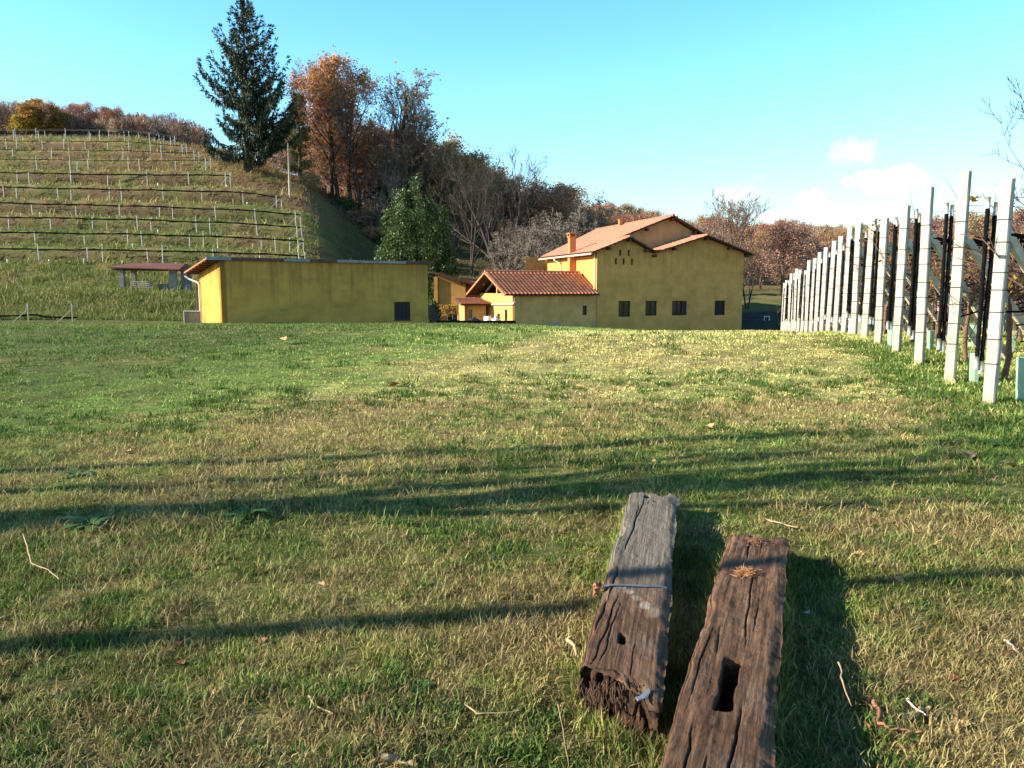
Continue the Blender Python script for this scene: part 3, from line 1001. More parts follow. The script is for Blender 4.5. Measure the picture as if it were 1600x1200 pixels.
# ---- tiled annex leaning against the house
TA = R(26)
LA = 7.36
ua = Vector((math.cos(TA), math.sin(TA), 0))
A = Vector((F.x, F.y, 0)) - ua * LA + Vector((.05, -.06, 0))
annex = empty("annex", A, TA, "low yellow outbuilding with open timber gable and red tile roof against the farmhouse", "outbuilding")
EZ = 1.08
mb = MB()
wall(mb, [(0, EZ), (LA - .1, EZ)], FZ, [(6.02, 6.42, -.62, .12)])
mb.bbox(.35, LA - .5, .32, .36, FZ, EZ - .05)
wall(mb, [(0, EZ), (6.3, EZ)], FZ, [(.9, 1.35, -.95, -.2), (3.55, 4.15, -2.2, -.5), (4.95, 5.4, -1.0, -.15), (4.95, 5.4, -2.2, -1.35)], (0, 6.6), (0, -1), .3)
wall(mb, [(0, EZ), (LA, EZ)], FZ, [], (LA, 6.6), (-1, 0))
mb.build("wall", m_annex, annex)
window(annex, 6.02, 6.42, -.62, .12, (0, 0), (1, 0), bars=(0, 0))
for h in ((.9, 1.35, -.95, -.2), (4.95, 5.4, -1.0, -.15), (4.95, 5.4, -2.2, -1.35)):
    window(annex, *h, (0, 6.6), (0, -1), bars=(0, 0))
dr = MB()
dr.bbox(.14, .2, 6.6 - 4.14, 6.6 - 3.56, -2.5, -.51)
dr.build("door", m_timber, annex)
RZ = EZ + 3.3 * .47
tile_roof("roof", annex, (-.95, -.4, EZ - .19 + .03), (LA - .05, -.4, EZ - .19 + .03), (LA + .35, 3.3, RZ + .03), (-.95, 3.3, RZ + .03), m_tile2, amp=.075, wave=.34, course=.44)
tile_roof("roof", annex, (-.95, 7.0, EZ - .19 + .03), (LA + .6, 7.0, EZ - .19 + .03), (LA + .35, 3.3, RZ + .03), (-.95, 3.3, RZ + .03), m_tile2, amp=.075, wave=.34, course=.44)
ridge(annex, (-.95, 3.3, RZ + .16), (LA + .3, 3.3, RZ + .16), m_tile2)
for y0, y1 in ((-.42, 3.3), (7.02, 3.3)):
    b = MB()
    b.bar((-.97, y0, EZ - .19 + .06), (-.97, y1, RZ + .06), .04, .16)
    b.build("barge_board", m_soffit, annex)
b = MB()                                                # open truss in the gable
b.bar((.15, 3.3, EZ), (.15, 3.3, RZ - .05), .14, .14)
b.bar((.15, 3.3, EZ + .5), (.15, 1.6, EZ + .62), .1, .1)
b.bar((.15, 3.3, RZ - .3), (.15, 5.5, EZ + .12), .12, .12)
b.bar((-.3, 5.0, EZ + .62), (-.3, 5.0, EZ + .86), .1, .1)
b.build("truss", m_pale, annex)
b = MB()
b.bbox(1.3, 1.4, .4, 6.2, EZ - .1, EZ + .05)
b.add([(1.35, .1, EZ), (1.35, 6.5, EZ), (1.35, 3.3, RZ)], [(0, 1, 2)])
b.build("loft_boarding", m_timber, annex)
pp = MB()
pp.tube([(-.12, 6.5, .12), (-.12, .3, .28), (-.12, -.18, .33), (-.12, -.3, .5)], .06, 8)
pp.build("gutter", m_pipe, annex)
pp = MB()
pp.tube([(-.09, -.02, EZ - .2), (-.09, -.02, -2.5)], .05, 8)
pp.build("downpipe", m_timber, annex)

# ---- long storage building on the brow
P1 = at(343, 403, 45)
Yr = 46.0
while at(668, 410, Yr).z < P1.z and Yr < 70: Yr += .02
P2 = at(668, 410, Yr)
TS = math.atan2(P2.y - P1.y, P2.x - P1.x)
LS = math.hypot(P2.y - P1.y, P2.x - P1.x)
store = empty("storage_building", (P1.x, P1.y, 0), TS, "long low yellow storehouse with rain streaked wall and one dark shuttered opening", "storehouse")
ZT = P1.z - .12
wx0, wx1 = LS * (614 - 343) / 325 - .28, LS * (640 - 343) / 325 - .18
DS = 4.2
RS = .15
mb = MB()
wall(mb, [(0, ZT), (LS, ZT)], -1.6, [(wx0, wx1, -.55, .62)])
wall(mb, [(0, ZT - RS * DS), (DS, ZT)], -1.6, [], (0, DS), (0, -1))
wall(mb, [(.3, ZT - RS * .3), (DS, ZT - RS * DS)], -1.6, [], (LS, 0), (0, 1))
wall(mb, [(0, ZT - RS * DS), (LS, ZT - RS * DS)], -1.6, [], (LS, DS), (-1, 0), -.02)
mb.build("wall", m_store, store)
b = MB()
b.bbox(wx0 + .01, wx1 - .01, .07, .12, -.54, .61)
for k in range(4):
    x_ = wx0 + (wx1 - wx0) * (k + .5) / 4
    b.bbox(x_ - .11, x_ + .11, .05, .075, -.53, .6)
b.build("shutter", m_shut, store)
b = MB()
b.bbox(wx0 - .05, wx1 + .05, -.04, .28, -.6, -.553)
b.build("sill", m_rust, store)
z0 = lambda y: ZT + .02 - RS * y
tile_roof("roof", store, (-.75, DS + .5, z0(DS + .5)), (LS + .25, DS + .5, z0(DS + .5)), (LS + .25, -.14, z0(-.14)), (-.75, -.14, z0(-.14)), m_tile3, soffit=m_soffit, thick=.1)
for k in range(7):
    y_ = .25 + k * .68
    b = MB()
    b.bar((-.73, y_, z0(y_) - .05), (.3, y_, z0(y_) - .05), .07, .09)
    b.build("rafter", m_timber, store)
xs = [-.78, .6, 3.6, 5.2, 6.9, 8.4, 11.6, LS + .28]
for k in range(7):
    b = MB()
    b.bbox(xs[k], xs[k + 1] - .01, -.21, -.145, z0(0) - .02, z0(0) + .155 - .02 * (k % 3))
    b.build("roof_flashing", m_zinc if k in (0, 2, 4, 5) else m_rust, store, )
pp = MB()
pp.tube([(-.72, DS + .45, z0(DS) - .2), (-.5, DS + .3, z0(DS) - .4), (-.1, DS - .1, z0(DS) - .62), (-.08, DS - .14, z0(DS) - .8), (-.08, DS - .14, -1.4)], .055, 8)
pp.build("downpipe", m_white, store)

# ---- orange house between store and annex
PO = at(684, 430, 72)
orange = empty("orange_house", (PO.x, PO.y, 0), R(-1), "small orange rendered house with sloping tile roof behind the leafy pergola", "house")
sc = 72 / 1259
w1, w2 = (727 - 684) * sc, (757 - 684) * sc + .4
ztp = lambda x: PO.z - .02 - .275 * x
mb = MB()
wall(mb, [(0, ztp(0)), (w1, ztp(w1))], -2.7, [(.78, 1.78, -2.0, -.75)])
wall(mb, [(.3, ztp(w1)), (2.2, ztp(w1))], -2.7, [], (w1, 0), (0, 1))
wall(mb, [(w1, ztp(w1)), (w2 + 1.2, ztp(w2 + 1.2))], -2.7, [], (0, 1.7), (1, 0))
wall(mb, [(0, ztp(0)), (6, ztp(0))], -2.7, [], (0, 6.3), (0, -1))
mb.build("wall", m_orange, orange)
window(orange, .78, 1.78, -2.0, -.75, (0, 0), (1, 0), bars=(1, 1), fm=m_white)
b = MB()
b.bbox(-.32, 0, -.25, .12, -2.7, ztp(0) - .12)
b.build("pillar", m_orange, orange)
tile_roof("roof", orange, (w2 + 1.6, -.6, ztp(w2 + 1.6) + .05), (w2 + 1.6, 6.5, ztp(w2 + 1.6) + .05), (-.75, 6.5, ztp(-.75) + .05), (-.75, -.6, ztp(-.75) + .05), m_tile3)
tile_roof("roof", orange, (1.4, 4.2, 1.75), (6.4, 4.2, 1.3), (6.4, 7.5, 1.95), (1.4, 7.5, 2.4), m_tile3)
b = MB()
b.bar((2.1, -.3, ztp(2.1) - .12), (2.1, .2, ztp(2.1) - .12), .14, .14)
b.build("purlin", m_timber, orange)

# ---- little hut in front of it
PH = at(726, 478, 64)
hut = empty("tile_roofed_hut", (PH.x, PH.y, 0), R(17), "squat greenish hut with mossy tile slab roof beside the sunlit annex gable", "hut")
mb = MB()
wall(mb, [(0, PH.z + .1), (1.75, PH.z + .1)], -2.7, [(.28, .62, -2.5, -.2)])
wall(mb, [(.3, PH.z + .1), (2.0, PH.z + .1)], -2.7, [], (1.75, 0), (0, 1))
wall(mb, [(0, PH.z + .1), (2.0, PH.z + .1)], -2.7, [], (0, 2.0), (0, -1))
mb.build("wall", m_annex, hut)
b = MB()
b.bbox(.29, .61, .1, .14, -2.6, -.21)
b.build("door", m_board, hut)
tile_roof("roof", hut, (-.42, -.55, PH.z + .02), (2.2, -.55, PH.z + .02), (2.2, 2.2, PH.z + .5), (-.42, 2.2, PH.z + .5), m_tile3, thick=.12)

# ---- open shelter on the bank
PS = at(189, 457, 67)
gz = PS.z
shelter = empty("garden_shelter", (PS.x, PS.y, 0), R(4), "open garden shelter with faded red roof and block pillars on the grassy bank", "shelter")
b = MB()
b.bbox(-.15, 5.15, -.15, 2.9, gz - .9, gz)
b.build("slab", m_block, shelter)
for x_, y_ in ((.12, .1), (4.25, .1), (.12, 2.6), (4.75, 2.6)):
    b = MB()
    wd = .36 if y_ > 1 or x_ < 1 else .6
    for k in range(8):
        j = .012 * ((k * 7) % 3 - 1)
        b.bbox(x_ - wd / 2 + j, x_ + wd / 2 + j, y_ - .18, y_ + .18, gz + k * .235, gz + (k + 1) * .235 - .008)
    b.build("pillar", m_block, shelter)
rf = MB()
e, h0, h1 = .1, 1.92, 2.42
V0 = [(-.75, -.65, gz + h0 + .1), (5.05, -.65, gz + h0 - .08), (5.3, 3.3, gz + h0), (-.7, 3.3, gz + h0), (.85, 1.3, gz + h1), (4.9, 1.3, gz + h1 - .05)]
V1 = [(x_, y_, z_ + .07) for x_, y_, z_ in V0]
rf.add(V0 + V1, [(0, 4, 5, 1), (1, 5, 2), (2, 5, 4, 3), (3, 4, 0), (6, 7, 11, 10), (7, 8, 11), (8, 9, 10, 11), (9, 6, 10), (0, 1, 7, 6), (1, 2, 8, 7), (2, 3, 9, 8), (3, 0, 6, 9)])
rf.build("roof", m_redtin, shelter)
b = MB()
b.bar((-.6, .1, gz + 1.88), (4.9, .1, gz + 1.84), .12, .14)
b.build("roof_beam", m_timber, shelter)
b = MB()
b.bbox(2.25, 4.0, 1.8, 2.0, gz, gz + .72)
b.build("low_wall", m_block, shelter)
b = MB()
b.bbox(4.62, 5.0, .9, 1.2, gz + .1, gz + 2.05)
b.build("chimney", m_block, shelter)
pl = MB()
for k in range(6):
    pl.bbox(.4 + .03 * (k % 2), 2.0 + .05 * (k % 3), .9, 1.7, gz + .07 + k * .155, gz + .07 + k * .155 + .09)
    for x_ in (.6, 1.7): pl.bbox(x_, x_ + .1, .95, 1.65, gz + k * .155, gz + .066 + k * .155)
o = pl.build("plank_stack", m_planks)
o.location, o.rotation_euler = shelter.location, shelter.rotation_euler
tag(o, "stack of pale weathered planks drying under the red shelter roof", "planks")
b = MB()
for k in range(3):
    for q_ in range(3): b.bbox(.95 + q_ * .2, 1.13 + q_ * .2, .3, .68, gz + k * .09 + .002, gz + k * .09 + .085)
o = b.build("brick_pile", m_brickred)
o.location, o.rotation_euler = shelter.location, shelter.rotation_euler
tag(o, "small heap of red bricks in front of the plank stack", "bricks")
b = MB()
b.tube([(5.0, .8, gz - .25), (5.0, .8, gz - .1), (5.0, .8, gz + .5), (4.98, .8, gz + .58), (4.9, .8, gz + .6)], [.36, .38, .38, .3, .1], 16)
o = b.build("water_butt", m_block, None, True)
o.location, o.rotation_euler = shelter.location, shelter.rotation_euler
tag(o, "grey round water butt at the end of the garden shelter", "water butt")

# ---- gate by the store
PG = at(288, 508, 47.6)
gzz = PG.z
gate = empty("board_gate", (PG.x, PG.y, 0), R(8), "low gate of grey vertical boards in pale frame beside the sunlit wall", "gate")
GW = (315 - 289) / 1259 * 47.6
b = MB()
for a_, b_ in (((0, gzz - .2), (0, gzz + .84)), ((GW, gzz - .2), (GW, gzz + .84))): b.bar((a_[0], 0, a_[1]), (b_[0], 0, b_[1]), .05, .05)
b.bar((.0, 0, gzz + .84), (GW, 0, gzz + .82), .05, .05)
b.build("frame", m_white, gate)
b = MB()
for k in range(8):
    x_ = .03 + (GW - .06) * k / 8
    b.bbox(x_, x_ + (GW - .06) / 8 - .012, -.012, .012, gzz - .15, gzz + .8)
b.build("boards", m_board, gate)
b = MB()
b.tube([(0, 0, 0), (0, 0, 2.4)], .035, 6)
o = b.build("iron_post", m_rust)
q0 = at(309, 500, 48.2)
o.location = (q0.x, q0.y, Hs(q0.x, q0.y) - .1)
tag(o, "thin dark post standing behind the board gate", "post")

# ---- leaning dark boards and covered heaps near the orange house
q0 = at(680, 506, 57)
b = MB()
for k in range(4):
    b.box((.02 * k, k * .06, 1.0), (.52, .045, 2.5 - .1 * k), Matrix.Rotation(R(-26 + k), 3, 'Y'))
o = b.build("leaning_boards", simple("old_dark_board", (.06, .06, .055), .8, .4, 3, stretch=(3, 3, .4)))
o.location, o.rotation_euler = (q0.x + .1, q0.y, -1.9), (0, 0, R(10))
tag(o, "dark boards leaning in the gap beside the storehouse", "boards")
def heap(name, px, py, Y, sx, sy, sz, label, cat, seed):
    c = at(px, py, Y)
    us, vs_ = np.linspace(0, 2 * np.pi, 33)[:-1], np.linspace(0, 1, 9)
    vv = []
    for t_ in vs_:
        for u_ in us:
            rr = (1 - t_ ** 2.2) ** .5 if t_ < 1 else .001
            n_ = 1 + .3 * (float(vn3(math.cos(u_) * 2, math.sin(u_) * 2, t_ * 3, seed)) - .5)
            vv.append((math.cos(u_) * sx * rr * n_, math.sin(u_) * sy * rr * n_, t_ * sz * n_))
    idx = np.arange(len(vv)).reshape(9, 32)
    q_ = np.stack([idx[:-1], np.roll(idx, -1, 1)[:-1], np.roll(idx, -1, 1)[1:], idx[1:]], -1).reshape(-1, 4)
    o = link_mesh(name, np_mesh(name, np.array(vv), quads=q_, mat=m_tarp, smooth=True))
    o.location = (c.x, c.y, c.z - sz)
    tag(o, label, cat)
heap("covered_heap", 743, 496.5, 58, .85, .6, 1.3, "dark tarpaulin heap in front of the greenish hut", "covered heap", 3)
heap("covered_heap", 712, 499.5, 57, 1.2, .6, 1.1, "long dark covered heap below the pergola window", "covered heap", 4)
b = MB()
for k in range(8):
    b.bbox(k * .72, k * .72 + .06, 0, .06, -2.3, -.83)
b.bbox(-.1, 5.4, .065, .1, -1.35, -.86)
o = b.build("low_fence", m_dark)
q0 = at(684, 507, 55.5)
o.location = (q0.x, q0.y, .12)
tag(o, "low dark board fence along the lower edge of the yard", "fence")
for px, Y, lab in ((762, 62, "white water drum against the sunlit annex wall"), (774, 61.2, "white sack standing before the annex doorway")):
    b = MB()
    if px == 762: b.tube([(0, 0, 0), (0, 0, .06), (0, 0, .9), (0, 0, .95)], [.26, .3, .3, .24], 14)
    else: b.tube([(0, 0, 0), (0, 0, .3), (.02, 0, .7), (.04, 0, .85), (.06, 0, 1.0)], [.28, .33, .26, .1, .14], 12)
    o = b.build("white_drum" if px == 762 else "white_sack", m_white, None, True)
    q0 = at(px, 494, Y)
    o.location = (q0.x, q0.y, q0.z - .95)
    tag(o, lab, "drum" if px == 762 else "sack")
# yellow leaves on the pergola vine
rs = np.random.RandomState(3)
perg = empty("pergola_vine", at(690, 490, 69.5), 0, "yellowing vine trained on a pergola before the orange wall", "climbing plant")
b = MB()
for x_ in (.1, 1.2, 2.2): b.tube([(x_, 0, -2.2), (x_, 0, .65)], .04, 6)
b.bar((-.1, 0, .65), (2.3, 0, .55), .06, .06)
b.build("pergola_frame", m_timber, perg)
n = 420
c = np.stack([rs.uniform(-.2, 2.4, n), rs.uniform(-.4, .4, n), .75 - np.abs(rs.normal(0, .45, n))], 1)
u = rand_unit(rs, n) * .07
v_ = np.cross(u, rand_unit(rs, n)); v_ = v_ / np.linalg.norm(v_, axis=1, keepdims=True) * .09
V, Q = leafcards(c, u, v_)
link_mesh("leaves", np_mesh("leaves", V, quads=Q, mat=m_yellowleaf), perg)
# pale little thing lying in the shade behind the house
q0 = at(1198, 497, 76)
b = MB()
b.bbox(-.28, .28, -.02, .02, .36, .41)
for x_ in (-.24, .24): b.bar((x_, -.12, 0), (x_, 0, .4), .04, .04); b.bar((x_, .12, 0), (x_, 0, .4), .04, .04)
o = b.build("trestle", m_white)
o.location = (q0.x, q0.y, Hs(q0.x, q0.y))
tag(o, "small white trestle standing in the shade behind the farmhouse", "trestle")
# ------------------------------------------------------------------ trees
def grow(seed, h=10.0, r=.22, clear=.3, nb=9, ang=45, spread=.45, levels=4, lean=0.0, forks=1, up=.25, kids=(0, 6, 5, 4), wob=.16, twig=.016):
    """a leafless tree skeleton: list of (points, radii, level); 1 unit = 1 m, total height about h"""
    rg = random.Random(seed)
    out, tips = [], []
    def branch(p, d, L, r0, lev):
        n = 7 if lev == 0 else (5 if lev == 1 else (4 if lev == 2 else 3))
        pts, rad = [p.copy()], [r0]
        q = p.copy()
        dd = d.normalized()
        for i in range(n):
            w_ = Vector((rg.gauss(0, 1), rg.gauss(0, 1), rg.gauss(0, .7))) * wob * (1 if lev else .45)
            dd = (dd + w_ + Vector((0, 0, up * (.3 if lev else .15)))).normalized()
            q = q + dd * (L / n)
            pts.append(q.copy())
            t = (i + 1) / n
            rad.append(max(r0 * (1 - .72 * t), twig * .55))
        out.append((pts, rad, lev))
        if lev >= levels:
            tips.append((pts[-1], dd.copy()))
            return
        k = nb if lev == 0 else kids[min(lev, len(kids) - 1)]
        for j in range(k):
            t = (clear + (1 - clear) * (j + rg.random()) / k) if lev == 0 else (.22 + .78 * (j + rg.random()) / k)
            t = min(t, .999)
            f = t * n
            i = int(f)
            pos = pts[i].lerp(pts[i + 1], f - i)
            rr = rad[i] + (rad[i + 1] - rad[i]) * (f - i)
            ax = (pts[i + 1] - pts[i]).normalized()
            a = rg.uniform(0, 2 * math.pi) if lev else j * 2.4 + rg.uniform(-.5, .5)
            side = ax.cross(Vector((math.cos(a), math.sin(a), .13))).normalized()
            an = R(ang * rg.uniform(.7, 1.25)) * (1.0 if lev else 1.15 - .45 * t)
            nd = ax * math.cos(an) + side * math.sin(an)
            if lev == 0: ln = h * spread * (1.15 - .7 * max(0, (t - clear) / (1 - clear))) * rg.uniform(.75, 1.15)
            else: ln = L * rg.uniform(.42, .62) * (1.1 - .45 * t)
            branch(pos, nd, ln, max(rr * rg.uniform(.45, .62), twig), lev + 1)
        if lev: tips.append((pts[-1], dd.copy()))
    for k in range(forks):
        a = 2 * math.pi * k / forks + seed
        d = Vector((math.cos(a) * .12 * (forks > 1) + lean, math.sin(a) * .12 * (forks > 1), 1))
        branch(Vector((math.cos(a) * .25 * (forks > 1), math.sin(a) * .25 * (forks > 1), -.2)), d, h * (.86 if k == 0 else .86 * rg.uniform(.75, 1)), r * (1 if forks == 1 else .75), 0)
    return out, tips

def tree_meshes(name, sk, tips, bark, twigm, leafm=None, nleaf=0, lsize=.12, lspread=.5, seed=0, trunk_lev=1, hang=0.0, leaf_keep=1.0):
    t, c = MB(), MB()
    for pts, rad, lev in sk:
        if lev <= trunk_lev: t.tube(pts, rad, 8 if lev == 0 else 5, cap=False)
        else: c.tube(pts, rad, 3, cap=False)
    tm = t.mesh(name + "_trunk", bark, True)
    rs = np.random.RandomState(seed)
    if not leafm:
        return tm, c.mesh(name + "_crown", twigm)
    cv = np.array(c.v, np.float32)
    tp = np.array([p for p, d in tips])
    tp = tp[rs.uniform(0, 1, len(tp)) < leaf_keep]
    cc = np.repeat(tp, nleaf, 0) + rs.normal(0, lspread, (len(tp) * nleaf, 3))
    n = len(cc)
    u = rand_unit(rs, n)
    v_ = np.cross(u, rand_unit(rs, n))
    v_ /= np.linalg.norm(v_, axis=1, keepdims=True) + 1e-6
    s_ = lsize * rs.uniform(.6, 1.3, (n, 1))
    V, Q = leafcards(cc, u * s_ * .7, v_ * s_)
    me = bpy.data.meshes.new(name + "_crown")
    qs = [tuple(int(i) for i in f) for f in c.f]
    b = len(cv)
    allv = np.concatenate([cv, V]) if b else V
    nq = np.array(qs, np.int32).reshape(-1, 4)
    me = np_mesh(name + "_crown", allv, quads=np.concatenate([nq, Q + b]))
    me.materials.append(twigm)
    me.materials.append(leafm)
    mi = np.zeros(len(me.polygons), np.int32)
    mi[len(nq):] = 1
    me.polygons.foreach_set("material_index", mi)
    return tm, me

KIND = {}
def kind(name, sk_args, **kw):
    sk, tips = grow(**sk_args)
    zs = max(p.z for pts, _, _ in sk for p in pts)
    tm, cm_ = tree_meshes(name, sk, tips, **kw)
    KIND[name] = (tm, cm_, zs)

kind("tall_a", dict(seed=3, h=12, r=.2, clear=.34, nb=11, ang=38, spread=.34, twig=.017), bark=m_barkd, twigm=m_twigp, leafm=m_brownleaf, nleaf=1, lsize=.1, lspread=.2, leaf_keep=.3, seed=1)
kind("tall_b", dict(seed=8, h=12, r=.2, clear=.3, nb=11, ang=42, spread=.36, twig=.017), bark=m_barkd, twigm=m_twig, leafm=m_orangeleaf, nleaf=6, lsize=.09, lspread=.25, leaf_keep=.6, seed=2)
kind("tall_c", dict(seed=14, h=12, r=.2, clear=.26, nb=12, ang=46, spread=.4, twig=.018), bark=m_barkd, twigm=m_twig, leafm=m_brownleaf, nleaf=3, lsize=.085, lspread=.2, seed=3, leaf_keep=.55)
kind("bare_a", dict(seed=21, h=10, r=.2, clear=.25, nb=10, ang=44, spread=.48, up=.35, twig=.02), bark=m_barkd, twigm=m_twigp)
kind("bare_b", dict(seed=33, h=10, r=.19, clear=.2, nb=9, ang=34, spread=.5, forks=2, up=.5, twig=.02), bark=m_barkd, twigm=m_twig)
kind("oak_a", dict(seed=41, h=9, r=.2, clear=.2, nb=11, ang=55, spread=.52, twig=.02), bark=m_bark, twigm=m_twig, leafm=m_brownleaf, nleaf=5, lsize=.095, lspread=.32, seed=5)
kind("oak_b", dict(seed=47, h=9, r=.2, clear=.16, nb=11, ang=58, spread=.55, twig=.02), bark=m_bark, twigm=m_twigp, leafm=m_pinkleaf, nleaf=6, lsize=.10, lspread=.34, seed=6)
kind("grey_a", dict(seed=52, h=7, r=.13, clear=.08, nb=13, ang=52, spread=.62, twig=.024, wob=.3), bark=m_barkg, twigm=m_twigg)
kind("grey_b", dict(seed=58, h=7, r=.12, clear=.05, nb=10, ang=50, spread=.6, forks=3, twig=.024, wob=.3), bark=m_barkg, twigm=m_twigg)
kind("yellow", dict(seed=63, h=8, r=.18, clear=.15, nb=11, ang=52, spread=.5, twig=.02), bark=m_bark, twigm=m_twig, leafm=m_yellowleaf, nleaf=10, lsize=.2, lspread=.42, seed=7)
kind("sparse", dict(seed=71, h=9, r=.2, clear=.14, nb=7, ang=36, spread=.62, forks=2, up=.55, levels=4, kids=(0, 5, 4, 3), twig=.016), bark=m_barkd, twigm=m_barkd)
kind("ivyclad", dict(seed=82, h=9, r=.17, clear=.3, nb=6, ang=34, spread=.5, forks=3, up=.55, kids=(0, 5, 5, 4), twig=.016), bark=m_bark, twigm=m_twig)

_n = [0]
def tree(kname, label, base=None, px=None, Y=None, top=None, height=None, group=None, sx=1.0, name="tree", rz=None, dy=0.0):
    tm, cm_, zs = KIND[kname]
    if base is None:
        X_ = at(px, 450, Y).x
        base = Vector((X_, Y, Hs(X_, Y) + dy))
    if height is None:
        height = at(px, top, Y).z - base.z
    s = height / zs
    _n[0] += 1
    o = empty(name, base, (_n[0] * 2.399) % 6.283 if rz is None else rz, label, "tree", group)
    o.scale = (s * sx, s * sx, s)
    link_mesh("trunk", tm, o)
    link_mesh("crown", cm_, o)
    return o

# tall row on the shoulder right of the spruce
tree("tall_b", "orange leaved tall tree nearest the big spruce, its crown dense to the ground", px=520, Y=116, top=100, name="autumn_tree", sx=1.05, rz=4.0)
tree("tall_b", "tall dark trunked tree with coppery crown, tallest of the hillside row", px=534, Y=114, top=92, name="autumn_tree", sx=.9, rz=1.2)
tree("tall_c", "tall brown leaved tree standing between the coppery one and the twin trunks", px=550, Y=116, top=100, name="autumn_tree")
tree("tall_a", "slim tall tree with nearly bare plum brown crown in the hillside row", px=566, Y=113, top=112, name="bare_tree", sx=.9)
tree("tall_a", "broad bare tree with thick dark trunk and fine fan of twigs on the hillside", px=590, Y=111, top=118, name="bare_tree", sx=1.35)
tree("bare_b", "leaning leafless tree against the sky at the end of the hillside row", px=630, Y=116, top=125, name="bare_tree", sx=.8)
tree("bare_a", "pale leafless tree rising behind the orange crowns left of the row", px=494, Y=132, top=93, name="bare_tree", sx=.9)
tree("oak_a", "rusty bush tree filling the foot of the tall hillside row", px=520, Y=119, top=205, name="autumn_tree", sx=1.3)
tree("oak_a", "copper brown low tree between the twin trunks of the row", px=572, Y=120, top=205, name="autumn_tree", sx=1.4)
tree("tall_c", "brown tree with drooping bare lower twigs above the evergreen bush", px=652, Y=118, top=190, name="autumn_tree", sx=1.3)
tree("grey_a", "bare grey brown tangle of branches just above the evergreen bush", px=625, Y=112, top=235, name="bare_tree", sx=1.1)
tree("oak_a", "rounded brown tree on the skyline step right of the leaning bare one", px=690, Y=122, top=212, name="autumn_tree", sx=1.2)
tree("sparse", "dark bare tree of two thin stems left of the candelabra tree", px=737, Y=100, top=235, name="bare_tree", sx=.7)
tree("sparse", "leafless candelabra tree with spreading black boughs against the sky", px=785, Y=98, top=222, name="bare_tree", sx=1.1, rz=1.0)
tree("tall_c", "ochre brown tree behind the thin dark stems at the foot of the slope", px=712, Y=116, top=262, name="autumn_tree", sx=1.3)
tree("oak_a", "round reddish brown tree on the skyline above the grey thicket", px=850, Y=124, top=287, name="autumn_tree", sx=1.4)
tree("grey_b", "pale grey thicket tree lit by the sun left of the farmhouse roof", px=868, Y=93, top=322, name="bare_tree", sx=1.2)
tree("grey_a", "silvery twiggy tree low behind the annex ridge", px=838, Y=90, top=348, name="bare_tree", sx=1.2)
tree("grey_b", "small grey thicket at the shady foot of the slope near the annex", px=802, Y=97, top=352, name="bare_tree", sx=1.1)
tree("ivyclad", "leafless tree with ivy clad forking stems rising behind the farmhouse roof", px=1140, Y=98, top=285, name="ivy_tree", sx=1.35, rz=.6)
iv = [o for o in COL.objects if o.name.startswith("ivy_tree")][0]
rs = np.random.RandomState(9)
sk, _t = grow(seed=82, h=9, r=.17, clear=.3, nb=6, ang=34, spread=.5, forks=3, up=.55, kids=(0, 5, 5, 4), twig=.016)
cc = []
for pts, rad, lev in sk:
    if lev == 0:
        for k in range(900):
            t_ = rs.uniform(0, .62) * (len(pts) - 1)
            i_ = int(t_)
            cc.append(np.array(pts[i_].lerp(pts[i_ + 1], t_ - i_)) + rs.normal(0, .17, 3))
cc = np.array(cc)
u = rand_unit(rs, len(cc)) * .07
v_ = np.cross(u, rand_unit(rs, len(cc))); v_ = v_ / np.linalg.norm(v_, axis=1, keepdims=True) * .1
V, Q = leafcards(cc, u, v_)
link_mesh("ivy", np_mesh("ivy", V, quads=Q, mat=m_ivy), iv)
tree("sparse", "dead pale tree with broken boughs close behind the farmhouse corner", px=1168, Y=84, top=372, name="dead_tree", sx=.9)
tree("oak_b", "pinkish brown oak overhanging the lawn behind the farmhouse", px=1222, Y=100, top=352, name="autumn_tree", sx=1.15)
tree("oak_b", "lower pinkish oak spreading toward the trellis posts", px=1262, Y=104, top=372, name="autumn_tree", sx=1.3)
tree("oak_a", "dark trunked brown tree between the dead tree and the pinkish oak", px=1188, Y=108, top=365, name="autumn_tree", sx=1.1)
tree("yellow", "golden yellow tree on the hilltop skyline above the vineyard", px=84, Y=142, top=160, name="autumn_tree", sx=1.6)
tree("yellow", "smaller yellow green tree at the skirt of the golden hilltop tree", px=58, Y=138, top=178, name="autumn_tree", sx=1.5)

# wood individuals: skyline rows
rg = random.Random(77)
def rowtrees(pxs, Yr, tops, kinds, label, group, name, sxr=(1.0, 1.4), jit=10):
    for px in pxs:
        Y_ = rg.uniform(*Yr)
        tp = float(np.interp(px, [a for a, b in tops], [b for a, b in tops])) + rg.uniform(-jit * .5, jit)
        tree(rg.choice(kinds), label, px=px + rg.uniform(-5, 5), Y=Y_, top=tp, group=group, name=name, sx=rg.uniform(*sxr))
sky_l = [(-60, 140), (0, 148), (60, 160), (150, 164), (230, 172), (290, 180), (330, 185)]
rowtrees(range(-40, 300, 17), (138, 152), sky_l, ["oak_a", "bare_a", "oak_b", "bare_a"], "brown leafless tree in the hilltop belt behind the terraced vineyard", "trees in the hilltop belt", "wood_tree")
sky_m = [(450, 200), (520, 190), (600, 200), (650, 218), (700, 232), (760, 258), (830, 290), (900, 306), (960, 322), (1050, 332), (1110, 345)]
rowtrees(range(455, 700, 21), (128, 150), sky_m, ["oak_a", "tall_c", "bare_a", "tall_b"], "rust brown tree deep in the wood behind the tall hillside row", "trees in the wood behind the hillside row", "wood_tree", jit=22)
rowtrees(range(515, 680, 11), (121, 130), [(500, 225), (600, 250), (690, 285)], ["oak_a", "oak_a", "tall_b"], "low orange brown tree filling the gaps between the tall hillside trunks", "low trees between the hillside trunks", "wood_tree", jit=24)
